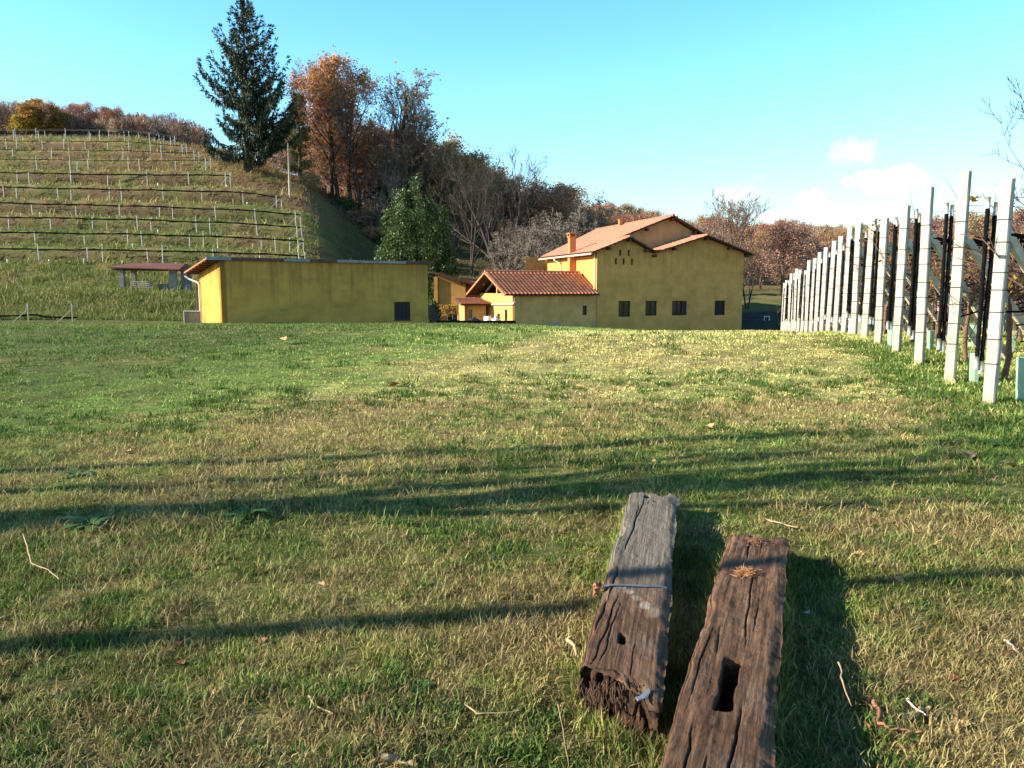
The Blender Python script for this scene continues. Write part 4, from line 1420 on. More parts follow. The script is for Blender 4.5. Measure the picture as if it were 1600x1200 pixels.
rowtrees(range(690, 930, 14), (122, 165), sky_m, ["oak_a", "bare_a", "tall_c", "oak_a"], "brown woodland tree on the slope between evergreen bush and farmhouse", "woodland trees on the slope", "wood_tree", jit=26)
rowtrees(range(800, 880, 22), (100, 112), [(700, 330), (900, 345)], ["grey_a", "bare_b", "oak_a"], "twiggy undergrowth tree at the shaded foot of the wooded slope", "undergrowth trees at the slope foot", "wood_tree", jit=20)
rowtrees(range(905, 1180, 14), (125, 190), sky_m + [(1180, 348)], ["oak_a", "bare_a", "bare_a", "oak_b"], "brown tree in the wood showing over the farmhouse roof", "trees over the farmhouse roof", "wood_tree", jit=14)
sky_r = [(1160, 350), (1250, 352), (1330, 352), (1400, 346), (1480, 342), (1540, 336), (1620, 335)]
rowtrees(range(1165, 1660, 12), (135, 200), sky_r, ["oak_b", "bare_a", "oak_a", "oak_b"], "pinkish brown tree in the far wood behind the trellis posts", "trees of the far wood", "wood_tree", jit=16)
rowtrees(range(1270, 1640, 24), (112, 132), [(1200, 385), (1640, 385)], ["oak_b", "oak_b", "oak_a"], "low pinkish brown tree at the near edge of the far wood", "trees at the edge of the far wood", "wood_tree", jit=18)

# what lies behind those: one mass of distant wood
def wood_mass(name, label, pxr, Yr, tops, n, cols, seed, hmin=5):
    rs = np.random.RandomState(seed)
    VV, QQ, CC, b = [], [], [], 0
    for k in range(n):
        px, Y_ = rs.uniform(*pxr), rs.uniform(*Yr)
        X_ = at(px, 450, Y_).x
        zb = Hs(X_, Y_)
        tp = float(np.interp(px, [a for a, _ in tops], [q for _, q in tops])) + rs.uniform(2, 26)
        hh = max(at(px, tp, Y_).z - zb, hmin)
        hh = min(hh, 19)
        rw = hh * rs.uniform(.3, .45)
        m = 420
        d = rand_unit(rs, m) * rs.uniform(.3, 1, (m, 1)) ** .5
        c = np.stack([X_ + d[:, 0] * rw, Y_ + d[:, 1] * rw, zb + hh * .56 + d[:, 2] * hh * .44], 1)
        # twigs fan out from the middle of the crown
        ax = d + rs.normal(0, .4, (m, 3)); ax[:, 2] += .5
        ax /= np.linalg.norm(ax, axis=1, keepdims=True)
        sd_ = np.cross(ax, rand_unit(rs, m)); sd_ /= np.linalg.norm(sd_, axis=1, keepdims=True) + 1e-6
        big = rs.uniform(0, 1, (m, 1)) < .5
        V_, Q_ = leafcards(c, sd_ * np.where(big, .055, .16), ax * np.where(big, .75, .26))
        VV.append(V_); QQ.append(Q_ + b); b += len(V_)
        base = cols[rs.randint(len(cols))]
        CC.append(np.repeat(np.array(base)[None] * rs.uniform(.6, 1.35, (m, 1)), 4, 0))
    me = np_mesh(name, np.concatenate(VV), quads=np.concatenate(QQ), mat=bm_, col=np.concatenate(CC))
    tag(link_mesh(name, me), label, "wood", kind="stuff")
BRN = [(.29, .165, .10), (.25, .17, .13), (.22, .155, .125), (.34, .20, .10)]
PNK = [(.34, .235, .165), (.29, .21, .165), (.38, .265, .175), (.32, .20, .13)]
wood_mass("distant_wood", "dense brown wood covering the slope behind the farm", (430, 1130), (130, 210), sky_m, 260, BRN, 4)
wood_mass("distant_wood", "pinkish brown far wood closing the valley on the skyline", (1060, 2300), (140, 330), sky_r + [(2300, 330)], 420, PNK, 5)
wood_mass("distant_wood", "brown belt of leafless wood along the hilltop", (-500, 330), (140, 180), [(-500, 140)] + sky_l, 220, BRN[:3] + PNK[:1], 6, 4)

# ---- the big spruce
def spruce(px, py, Y, top):
    b_ = at(px, py, Y)
    X_ = b_.x
    zb = Hs(X_, Y)
    hh = at(px, top, Y).z - zb
    o = empty("spruce", (X_, Y, zb), 0, "tall dark spruce with drooping needle curtains standing alone on the hill shoulder", "tree")
    t = MB()
    t.tube([(0, 0, -.4), (.03, 0, 1), (0, .05, hh * .3), (.08, 0, hh * .6), (0, 0, hh)], [.55, .45, .33, .2, .03], 10)
    rg_ = random.Random(4)
    rs = np.random.RandomState(12)
    cs, us, vs_ = [], [], []
    limbs = MB()
    z = 3.0
    while z < hh - .3:
        f = (z - 3.0) / (hh - 3.0)
        nbr = 7 if f < .7 else 5
        for k in range(nbr):
            a = rg_.uniform(0, 2 * math.pi)
            L = (6.3 * (1 - f ** 2.4) ** .9 * (1 - .3 * f) + .25) * (rg_.uniform(.78, 1.12) if rg_.random() < .6 else rg_.uniform(.3, .7))
            if f < .06: L *= .85
            zz = z + rg_.uniform(-.12, .12)
            dr = Vector((math.cos(a), math.sin(a), 0))
            rise = -.22 + .75 * f + rg_.uniform(-.1, .1)
            pts = []
            nseg = 9
            for i in range(nseg + 1):
                t_ = i / nseg
                pts.append(Vector((0, 0, zz)) + dr * (L * t_) + Vector((0, 0, L * (rise * t_ - .42 * t_ * (1 - t_) * (1 - f * .5) + .42 * t_ ** 3))))
            limbs.tube(pts, [max(.012, .075 * (1 - f * .6) * (1 - i / nseg)) for i in range(nseg + 1)], 4, cap=False)
            ns = int(L * (34 if f < .45 else 25))
            for s_ in range(ns):
                t_ = .12 + .88 * rs.uniform() ** .8
                i = min(int(t_ * nseg), nseg - 1)
                p = pts[i].lerp(pts[i + 1], t_ * nseg - i)
                sd_ = Vector((-dr.y, dr.x, 0)) * rs.choice([-1, 1])
                out_ = sd_ * rs.uniform(.05, .75) * (1 - .55 * t_) * min(1, L / 3)
                q = p + out_ + dr * abs(out_.length) * .5 - Vector((0, 0, out_.length * .35))
                # hanging spray
                ln = rs.uniform(.18, .62) * (1.0 - .5 * f) * (1 if t_ < .9 else .6)
                dn = Vector((rs.normal(0, .18), rs.normal(0, .18), -1)) if rs.uniform() < .75 * (1 - .6 * f) else (dr * .8 + sd_ * .8 * rs.uniform(-.2, 1) + Vector((0, 0, rs.uniform(-.5, .35))))
                dn.normalize()
                wv = dn.cross(Vector((rs.normal(), rs.normal(), rs.normal()))).normalized()
                cs.append(q + dn * ln * .75); us.append(wv * rs.uniform(.05, .10)); vs_.append(dn * ln)
            # tip
            for s_ in range(7):
                d_ = (pts[-1] - pts[-2]).normalized() + Vector((rs.normal(0, .3), rs.normal(0, .3), rs.normal(0, .2)))
                d_.normalize()
                cs.append(pts[-1] + d_ * .15 - dr * .12 * s_ * .5); us.append(d_.cross(Vector((rs.normal(), rs.normal(), 1))).normalized() * .06); vs_.append(d_ * .3)
        z += .46 + .22 * (1 - f)
    for s_ in range(260):
        zz = hh - abs(rs.normal(0, 1.1))
        d_ = Vector((rs.normal(0, 1), rs.normal(0, 1), .6)).normalized()
        cs.append(Vector((0, 0, zz)) + d_ * .2 + Vector((0, 0, .05))); us.append(d_.cross(Vector((rs.normal(), rs.normal(), 1))).normalized() * .05); vs_.append(d_ * .28)
    t.build("trunk", m_barkd, o, True)
    limbs.build("limbs", m_barkd, o, True)
    V, Q = leafcards(np.array(cs), np.array(us), np.array(vs_))
    link_mesh("needles", np_mesh("needles", V, quads=Q, mat=m_needle), o)
    n = 2400
    a = rs.uniform(0, 2 * np.pi, n); zz = rs.uniform(-.2, 5.5, n)
    rr = .5 - .03 * zz + rs.normal(0, .06, n)
    c = np.stack([np.cos(a) * rr, np.sin(a) * rr, zz], 1)
    u = rand_unit(rs, n) * .07
    v_ = np.cross(u, rand_unit(rs, n)); v_ = v_ / np.linalg.norm(v_, axis=1, keepdims=True) * .09
    V, Q = leafcards(c, u, v_)
    link_mesh("ivy", np_mesh("ivy", V, quads=Q, mat=m_ivy), o)
spruce(388, 258, 106, 2)

def pine(px, Y, top, label):
    X_ = at(px, 450, Y).x
    zb = Hs(X_, Y)
    hh = at(px, top, Y).z - zb
    o = empty("pine_tree", (X_, Y, zb), 0, label, "tree")
    t = MB()
    t.tube([(0, 0, -.3), (.1, 0, hh * .5), (0, 0, hh)], [.3, .2, .03], 8)
    t.build("trunk", m_bark, o, True)
    rs = np.random.RandomState(8)
    C_, U_, V_ = [], [], []
    for k in range(120):
        f = rs.uniform(.12, 1)
        a = rs.uniform(0, 6.283)
        L = 2.3 * (1 - f) ** .55 * rs.uniform(.6, 1.1) + .3
        for j in range(60):
            t_ = rs.uniform(.25, 1)
            p = np.array([math.cos(a) * L * t_, math.sin(a) * L * t_, f * hh + L * .28 * t_]) + rs.normal(0, .2, 3)
            d_ = rand_unit(rs, 1)[0]; d_[2] += .5; d_ /= np.linalg.norm(d_)
            C_.append(p); V_.append(d_ * .24); U_.append(np.cross(d_, rand_unit(rs, 1)[0]) * .06)
    V, Q = leafcards(np.array(C_), np.array(U_), np.array(V_))
    link_mesh("needles", np_mesh("needles", V, quads=Q, mat=m_pine), o)
pine(474, 113, 148, "yellowish green pine half hidden between the spruce and the orange trees")

# ---- dense evergreen bush tree behind the storehouse
def evergreen(px, Y, top):
    X_ = at(px, 450, Y).x
    zb = Hs(X_, Y)
    hh = at(px, top, Y).z - zb
    o = empty("evergreen_tree", (X_, Y, zb), 0, "dense glossy evergreen bush tree with several pointed tops behind the storehouse", "tree")
    t = MB()
    t.tube([(0, 0, -.3), (.05, 0, 1.5), (0, 0, hh * .75)], [.28, .22, .06], 8)
    t.tube([(0, 0, .8), (.9, .1, 2.8), (1.6, .1, hh * .7)], [.16, .12, .04], 6)
    t.tube([(0, 0, .8), (-.9, -.2, 2.6), (-1.7, -.1, hh * .65)], [.16, .12, .04], 6)
    t.build("trunk", m_barkd, o, True)
    rs = np.random.RandomState(21)
    C_, U_, V_ = [], [], []
    w_ = (712 - 590) / 1259 * Y / 2
    lobes = [(-.38, -.15, .93, .27), (.0, -.1, 1.0, .28), (.42, 0, .90, .27), (-.68, 0, .72, .28), (.70, -.1, .74, .28), (.2, -.45, .70, .3), (-.3, -.5, .72, .3), (.5, -.45, .6, .3), (0, .4, .85, .35), (-.62, -.35, .5, .3), (.62, .3, .6, .3), (-.86, -.1, .42, .24), (.86, -.2, .46, .24)]
    for (lx, ly, lt, lw) in lobes:
        n_cl = int(56 * lw / .3)
        for k in range(n_cl):
            h_ = rs.uniform(.0, 1) ** .8
            rad = lw * w_ * math.sin(math.pi * (.22 + .75 * h_)) ** .8
            a = rs.uniform(0, 6.283)
            rr = rad * (.55 + .45 * rs.uniform() ** .4)
            c = np.array([lx * w_ + math.cos(a) * rr, ly * w_ + math.sin(a) * rr, .25 + h_ * lt * hh])
            m = 44
            p = c + rs.normal(0, .23, (m, 3)) * np.array([1, 1, 1.5])
            d_ = rs.normal(0, .6, (m, 3)) + np.array([math.cos(a) * .7, math.sin(a) * .7, .7])
            d_ /= np.linalg.norm(d_, axis=1, keepdims=True)
            s_ = np.cross(d_, rand_unit(rs, m)); s_ /= np.linalg.norm(s_, axis=1, keepdims=True)
            C_.append(p); V_.append(d_ * .13); U_.append(s_ * .055)
    V, Q = leafcards(np.concatenate(C_), np.concatenate(U_), np.concatenate(V_))
    link_mesh("foliage", np_mesh("foliage", V, quads=Q, mat=m_laurel), o)
evergreen(651, 80, 284)

# dark low brush under the tall row and round the slope foot
def bush(px, Y, hh, ww, label, group, m, seed, name="bush"):
    rs = np.random.RandomState(seed)
    X_ = at(px, 450, Y).x
    o = empty(name, (X_, Y, Hs(X_, Y) - .1), 0, label, "bush", group)
    b = MB()
    for k in range(16):
        a, q = rs.uniform(0, 6.283), rs.uniform(.3, 1)
        b.tube([(0, 0, 0), (math.cos(a) * ww * .25 * q, math.sin(a) * ww * .25 * q, hh * .5), (math.cos(a) * ww * .5 * q, math.sin(a) * ww * .5 * q, hh * rs.uniform(.7, 1))], [.05, .03, .015], 3, cap=False)
    b.build("stems", m_twig, o)
    n = 1500
    d = rand_unit(rs, n) * rs.uniform(.2, 1, (n, 1)) ** .4
    d *= .75 + .5 * vn3(d[:, 0] * 3, d[:, 1] * 3, d[:, 2] * 3, seed)[:, None]
    c = np.stack([d[:, 0] * ww * .5, d[:, 1] * ww * .5, hh * .5 + d[:, 2] * hh * .5], 1)
    u = rand_unit(rs, n) * .08
    v_ = np.cross(u, rand_unit(rs, n)); v_ = v_ / np.linalg.norm(v_, axis=1, keepdims=True) * .12
    V, Q = leafcards(c, u, v_)
    link_mesh("leaves", np_mesh("leaves", V, quads=Q, mat=m), o)
for i_, (px, Y_) in enumerate(((488, 110), (540, 112), (585, 109), (612, 108), (560, 113), (660, 104), (690, 100))):
    bush(px, Y_, rg.uniform(1.6, 2.8), rg.uniform(3, 5), "dark leafy undergrowth bush at the foot of the hillside trees", "undergrowth bushes", m_ivy if i_ % 2 else m_brownleaf, 40 + i_)
bush(672, 66, 2.2, 1.6, "pale leaved bush in the gap between storehouse and orange house", None, m_laurel, 60)

# ---- trees standing outside the frame on the left throw the long shadows on the meadow
kind("stem_a", dict(seed=5, h=16, r=.17, clear=.6, nb=7, ang=30, spread=.3, levels=2, kids=(0, 4, 3), twig=.02, wob=.06, up=.5), bark=m_barkd, twigm=m_barkd)
kind("stem_b", dict(seed=12, h=11, r=.56, clear=.42, nb=7, ang=28, spread=.45, levels=2, kids=(0, 4, 3), twig=.022, wob=.1, up=.5), bark=m_barkd, twigm=m_barkd)
kind("stem_c", dict(seed=16, h=12, r=.14, clear=.3, nb=8, ang=26, spread=.42, levels=2, kids=(0, 3, 3), twig=.02, wob=.1, up=.5), bark=m_barkd, twigm=m_barkd)
for (X0, Y0, hh, kn, rz, lab) in ((-8, 2.09, 9.5, "stem_a", .3, "slim straight bare tree beside the meadow, nearest the camera"), (-8, 4.19, 6.6, "stem_b", 1.3, "stout bare tree beside the meadow with a low forked crown"), (-8, 5.6, 8, "stem_c", 2.2, "slender bare many branched tree beside the meadow, third along"), (-8.7, 4.75, 7.5, "stem_c", 4.0, "small bare tree crowding the stout one beside the meadow"), (-8.4, 3.75, 5.6, "stem_c", .4, "low bare sapling leaning by the stout tree")):
    tree(kn, lab, base=Vector((X0, Y0, Hs(X0, Y0))), height=hh, name="bare_tree", rz=rz)
# branches of a tree just outside the right edge
tree("sparse", "bare tree reaching in at the edge beyond the nearest post", base=Vector((17.0, 22.5, .2)), height=7.2, name="bare_tree", sx=1.0, rz=2.0)
# ------------------------------------------------------------------ trellis rows at the right
RD = Vector((.955, .297, 0)).normalized()               # direction the rows run
RDa = math.atan2(RD.y, RD.x)
posts = [(1546, 629, 280), (1484, 593, 268), (1436, 571, 292), (1401, 540, 321), (1372, 538, 341), (1351, 528, 342), (1334, 521, 349), (1319, 514, 356)]
rows = []
for px, by, ty in posts:
    Y_ = 3850 / (px - 1132)
    rows.append((at(px, by, Y_).x, Y_, at(px, ty, Y_).z))
Yk = rows[-1][1]
rg = random.Random(5)
while Yk < 41.5:
    Yk += 1.6
    x_ = 3.08 + .2656 * Yk
    rows.append((x_, Yk, Hs(x_, Yk) + 2.6 + rg.uniform(-.12, .18)))

def post_mesh(h, w=.128):
    b = MB()
    n = 9
    pr = [(-w / 2, -w / 2 + .012), (-w / 2 + .012, -w / 2), (w / 2 - .012, -w / 2), (w / 2, -w / 2 + .012), (w / 2, w / 2 - .012), (w / 2 - .012, w / 2), (-w / 2 + .012, w / 2), (-w / 2, w / 2 - .012)]
    rr = random.Random(int(h * 1000))
    vs_ = []
    for i in range(n + 1):
        z_ = -.35 + (h + .35) * i / n
        for (a, c) in pr:
            vs_.append((a + rr.uniform(-.0025, .0025), c + rr.uniform(-.0025, .0025), z_ + (rr.uniform(-.006, .006) if i == n else 0)))
    fs = [(i * 8 + k, i * 8 + (k + 1) % 8, (i + 1) * 8 + (k + 1) % 8, (i + 1) * 8 + k) for i in range(n) for k in range(8)]
    fs.append(tuple(n * 8 + k for k in range(8)))
    b.add(vs_, fs)
    return b
tie_me = MB()
tie_me.bbox(-.069, .069, -.069, .069, -.005, .005)
tie_mesh = tie_me.mesh("tie_strap", m_tie)
def roll_mesh(L, seed):
    b = MB()
    rr = random.Random(seed)
    n = 26
    b.tube([(rr.uniform(-.002, .002), rr.uniform(-.002, .002), L * i / n) for i in range(n + 1)], [.024 + rr.uniform(-.003, .003) for i in range(n + 1)], 9)
    return b.mesh("net_roll", m_net, True)
roll_meshes = [roll_mesh(1.72, s) for s in range(4)]
cap = MB(); cap.tube([(0, 0, -.13), (0, 0, .02)], .026, 10)
cap_lo = cap.mesh("pipe_end", m_galv, True)
cap = MB(); cap.tube([(0, 0, -.02), (0, 0, .13)], .026, 10)
cap_hi = cap.mesh("pipe_end", m_galv, True)
br = MB(); br.bar((.07, 0, 2.02), (2.1, 0, -.1), .06, .105)
brace_mesh = br.mesh("brace", m_brace)
inner_post = post_mesh(2.45, .09).mesh("line_post", m_concrete)
ordn = ["nearest", "second", "third", "fourth", "fifth", "sixth", "seventh", "eighth", "ninth", "tenth", "eleventh", "twelfth", "thirteenth", "fourteenth", "fifteenth", "sixteenth", "seventeenth", "eighteenth", "nineteenth", "twentieth", "twenty first", "twenty second"]
# a vine: gnarled stem, canes and a few left-over leaves, five different ones
vines = []
for k in range(5):
    rr = random.Random(100 + k)
    rs = np.random.RandomState(100 + k)
    a, b, c = MB(), MB(), []
    p = [Vector((0, 0, -.1))]
    for i in range(7): p.append(p[-1] + Vector((rr.gauss(0, .035), rr.gauss(0, .035), .16)))
    a.tube(p, [.036, .04, .033, .034, .03, .032, .028, .03], 7)
    for j in range(19):
        q = p[-1].copy() + Vector((0, 0, rr.uniform(-.15, .1)))
        d = Vector((rr.uniform(-1, 1), rr.gauss(0, .35), rr.uniform(-.1, 1))).normalized()
        pts = [q.copy()]
        for i in range(8):
            d = (d + Vector((rr.gauss(0, .28), rr.gauss(0, .22), rr.gauss(.06, .2)))).normalized()
            q = q + d * rr.uniform(.1, .2)
            q.z = max(q.z, .2)
            pts.append(q.copy())
            if rr.random() < .25: c.append(q + Vector((rr.gauss(0, .04), rr.gauss(0, .04), -.05)))
        b.tube(pts, [.008, .008, .007, .007, .006, .006, .005, .005, .004], 4, cap=False)
    c = np.array(c)
    n = len(c)
    u = rand_unit(rs, n) * rs.uniform(.015, .038, (n, 1))
    v_ = np.cross(u, rand_unit(rs, n)); v_ = v_ / np.linalg.norm(v_, axis=1, keepdims=True) * rs.uniform(.02, .045, (n, 1))
    V, Q = leafcards(c, u, v_)
    vines.append((a.mesh("stem", m_vinewood, True), b.mesh("canes", m_vinewood), np_mesh("leaves", V, quads=Q, mat=m_vineleaf)))

for k, (x_, y_, zt) in enumerate(rows):
    zb = Hs(x_, y_)
    h = zt - zb
    lab = ("%s trellis post from the camera with black net rolls strapped to white concrete" % ordn[k]) if k < 21 else "farthest white trellis post by the lawn edge"
    if k == len(rows) - 1: lab = "last and farthest white trellis end post, next to the dark yard"
    t = empty("trellis_row", (x_, y_, zb), RDa, lab, "trellis", "vineyard trellis rows along the meadow")
    t.rotation_euler = (0, 0, RDa)
    lean = Matrix.Rotation(R(rg.uniform(-.4, 1.6)), 4, 'Y') @ Matrix.Rotation(R(rg.uniform(-.6, .6)), 4, 'X')
    po = post_mesh(h).build("end_post", m_concrete, t)
    po.matrix_local = lean @ Matrix.Rotation(R(rg.uniform(-63, -53)), 4, 'Z')
    for zz in (.52, .8, 1.05, 1.32, 1.58, 1.86, 2.18):
        tz = link_mesh("tie_strap", tie_mesh, po, (0, 0, zz + rg.uniform(-.05, .05)))
    lo_ = .50 + rg.uniform(-.03, .05)
    for j, (ox, oy) in enumerate(((-.088, .075), (-.142, .09))):
        if k > 4 and rg.random() < .8 and j: continue
        ro = link_mesh("net_roll", rg.choice(roll_meshes), t)
        ro.matrix_local = lean @ Matrix.Translation((ox, oy, lo_ + rg.uniform(-.03, .03) + .05 * j)) @ Matrix.Rotation(R(rg.uniform(-1.0, 1.0)), 4, 'Y')
        if k < 12:
            link_mesh("pipe_end", cap_lo, ro)
            link_mesh("pipe_end", cap_hi, ro, (0, 0, 1.72))
    bo = link_mesh("brace", brace_mesh, t)
    bo.rotation_euler = (0, 0, R(rg.uniform(-5, 5)))
    rodm = MB(); rodm.tube([(.068, -.03, h - .9), (.07, -.03, h + .03)], .008, 5)
    rodm.build("steel_rod", m_wire, t).matrix_local = lean
    Lr = 26 if k < 3 else 18
    for zz in (.62, 1.05, 1.5, 1.95, 2.4):
        wm = MB()
        wm.tube([(.05 + Lr * i / 6, 0, zz + (Hs(x_ + RD.x * Lr * i / 6, y_ + RD.y * Lr * i / 6) - zb) - .05 * math.sin(math.pi * ((i * 1.0) % 2) / 2)) for i in range(7)], .0045, 4, cap=False)
        wm.build("wire", m_wire, t)
    nm = MB()
    nm.tube([(.1 + Lr * i / 40, .03 * math.sin(i), 1.98 - .06 * abs(math.sin(i * 1.3)) + (Hs(x_ + RD.x * Lr * i / 40, y_ + RD.y * Lr * i / 40) - zb)) for i in range(41)], [.028 + .012 * ((i * 7) % 5) / 5 for i in range(41)], 6)
    nm.build("net_bundle", m_net, t)
    if k < 9:                                              # loose strands of net and old canes slanting across the row
        sm = MB()
        for q in range(9):
            d0, z0_ = rg.uniform(.2, 3.5), rg.uniform(.5, 1.3)
            d1, z1_ = d0 + rg.uniform(1.5, 5), rg.uniform(1.2, 2.3)
            if rg.random() < .25: z0_, z1_ = z1_, z0_
            y0_ = rg.uniform(-.06, .06)
            sm.tube([(d0 + (d1 - d0) * i / 6, y0_ + .03 * math.sin(i * 1.3 + q), z0_ + (z1_ - z0_) * i / 6 - .14 * math.sin(math.pi * i / 6)) for i in range(7)], rg.choice([.006, .009, .014]), 4, cap=False)
        sm.build("net_strands", m_net, t)
    for dst in (4.6, 9.2, 13.8):
        if k > 7 and dst > 5: break
        X_, Y2 = x_ + RD.x * dst, y_ + RD.y * dst
        link_mesh("line_post", inner_post, t, (dst, 0, Hs(X_, Y2) - zb))
    nv = 11 if k < 6 else (6 if k < 12 else 3)
    for j in range(nv):
        dst = .9 + j * .95 + rg.uniform(-.15, .15)
        X_, Y2 = x_ + RD.x * dst, y_ + RD.y * dst
        vo = empty("grape_vine", (X_, Y2, Hs(X_, Y2)), RDa + rg.choice([0, math.pi]) + rg.uniform(-.1, .1), "gnarled grapevine with brown canes and a few withered leaves on the trellis wires", "vine", "grapevines on the trellis rows")
        s_ = rg.uniform(.9, 1.2)
        vo.scale = (s_, s_, s_ * 1.1)
        mm = rg.choice(vines)
        for nme, m_ in zip(("stem", "canes", "leaves"), mm): link_mesh(nme, m_, vo)

def cane(name, pts, leaves, label):
    b = MB()
    b.tube(pts, [.009 - .006 * i / (len(pts) - 1) for i in range(len(pts))], 5, cap=False)
    o = b.build(name, m_vinewood)
    tag(o, label, "vine cane")
    if leaves:
        rs = np.random.RandomState(len(pts))
        c = np.array([Vector(p) for p in leaves])
        n = len(c)
        u = rand_unit(rs, n) * .028
        v_ = np.cross(u, rand_unit(rs, n)); v_ = v_ / np.linalg.norm(v_, axis=1, keepdims=True) * .036
        V, Q = leafcards(c, u, v_)
        link_mesh("leaves", np_mesh("leaves", V, quads=Q, mat=m_yellowleaf), o)
q = [at(*p) for p in ((1566, 440, 11.2), (1548, 400, 11.2), (1533, 365, 11.1), (1512, 330, 11.1), (1496, 310, 11.0), (1484, 290, 11.0), (1474, 276, 11.0))]
cane("vine_cane", q, [at(1524 + rg.uniform(-9, 9), 312 + rg.uniform(-5, 5), 11.1) for i in range(14)], "long bare vine shoot arching up past the second post with yellow leaves")
q = [at(*p) for p in ((1506, 420, 11.6), (1502, 390, 11.6), (1498, 360, 11.6), (1488, 325, 11.5), (1490, 313, 11.5))]
cane("vine_cane", q, None, "short reddish vine shoot crossing behind the second post")
q = [at(*p) for p in ((1432, 380, 14), (1430, 350, 14), (1428, 330, 14), (1423, 312, 14), (1421, 298, 14))]
cane("vine_cane", q, None, "upright twiggy vine shoot against the sky between third and fourth posts")
lf = [at(1370 + rg.uniform(-9, 9), 352 + rg.uniform(-14, 14), 17.4) for i in range(40)]
cane("vine_cane", [at(1372, 400, 17.5), at(1371, 370, 17.5), at(1370, 342, 17.4)], lf, "tuft of yellow vine leaves around the sixth post top")
lf = [at(1460 + rg.uniform(-14, 14), 435 + rg.uniform(-16, 16), 12.9) for i in range(26)]
cane("vine_cane", [at(1446, 470, 12.9), at(1458, 440, 12.9), at(1468, 420, 12.9)], lf, "cluster of withered amber vine leaves behind the third post")

# tree shelters (grow tubes)
tb = MB()
n = 4
hh = .52
oc, ic = [], []
for z_, r_ in ((0, .075), (hh, .105)):
    for sgn, lst in ((r_, oc), (r_ - .006, ic)):
        for a in range(8):
            rr = sgn * (1.0 if a % 2 == 0 else .86)
            lst.append((math.cos(a * math.pi / 4 + .4) * rr, math.sin(a * math.pi / 4 + .4) * rr, z_))
tb.add(oc + ic, [(k, (k + 1) % 8, 8 + (k + 1) % 8, 8 + k) for k in range(8)] + [(16 + k, 24 + k, 24 + (k + 1) % 8, 16 + (k + 1) % 8) for k in range(8)] + [(8 + k, 8 + (k + 1) % 8, 24 + (k + 1) % 8, 24 + k) for k in range(8)])
tube_me = tb.mesh("grow_tube", m_tube)
st = MB(); st.tube([(0, 0, 0), (.02, 0, .7), (.0, 0, 1.25)], .009, 5)
stk_me = st.mesh("stake", m_vinewood)
for px, py, Y_, s_, lab in ((1597, 632, 9.5, 1.08, "pale green grow tube just beyond the nearest post, cut by the picture edge"), (1521, 594, 10.9, .88, "pale green grow tube between the two nearest posts"), (1520, 528, 15.5, .95, "pale green grow tube standing in the row behind the second post"), (1454, 531, 14.6, .75, "small whitish grow tube between third and second posts"), (1392, 538, 15.4, .85, "dark green grow tube beside the fifth post foot"), (1580, 545, 14.5, .8, "pale grow tube half hidden behind the nearest brace")):
    X_ = at(px, py, Y_).x
    o = link_mesh("grow_tube", tube_me, None, (X_, Y_, Hs(X_, Y_) - .03))
    o.scale = (s_, s_, s_)
    tag(o, lab, "grow tube", "grow tubes round young vines")
    link_mesh("stake", stk_me, o)
X_ = at(1340, 505, 19.5).x
b = MB(); b.bbox(-.16, .16, -.13, .13, -.1, .42); b.bbox(-.1, .1, -.08, .08, .42, .5)
o = b.build("white_box", m_white, None, False, (X_, 19.5, Hs(X_, 19.5)))
tag(o, "white box at the foot of the eighth trellis post", "box")

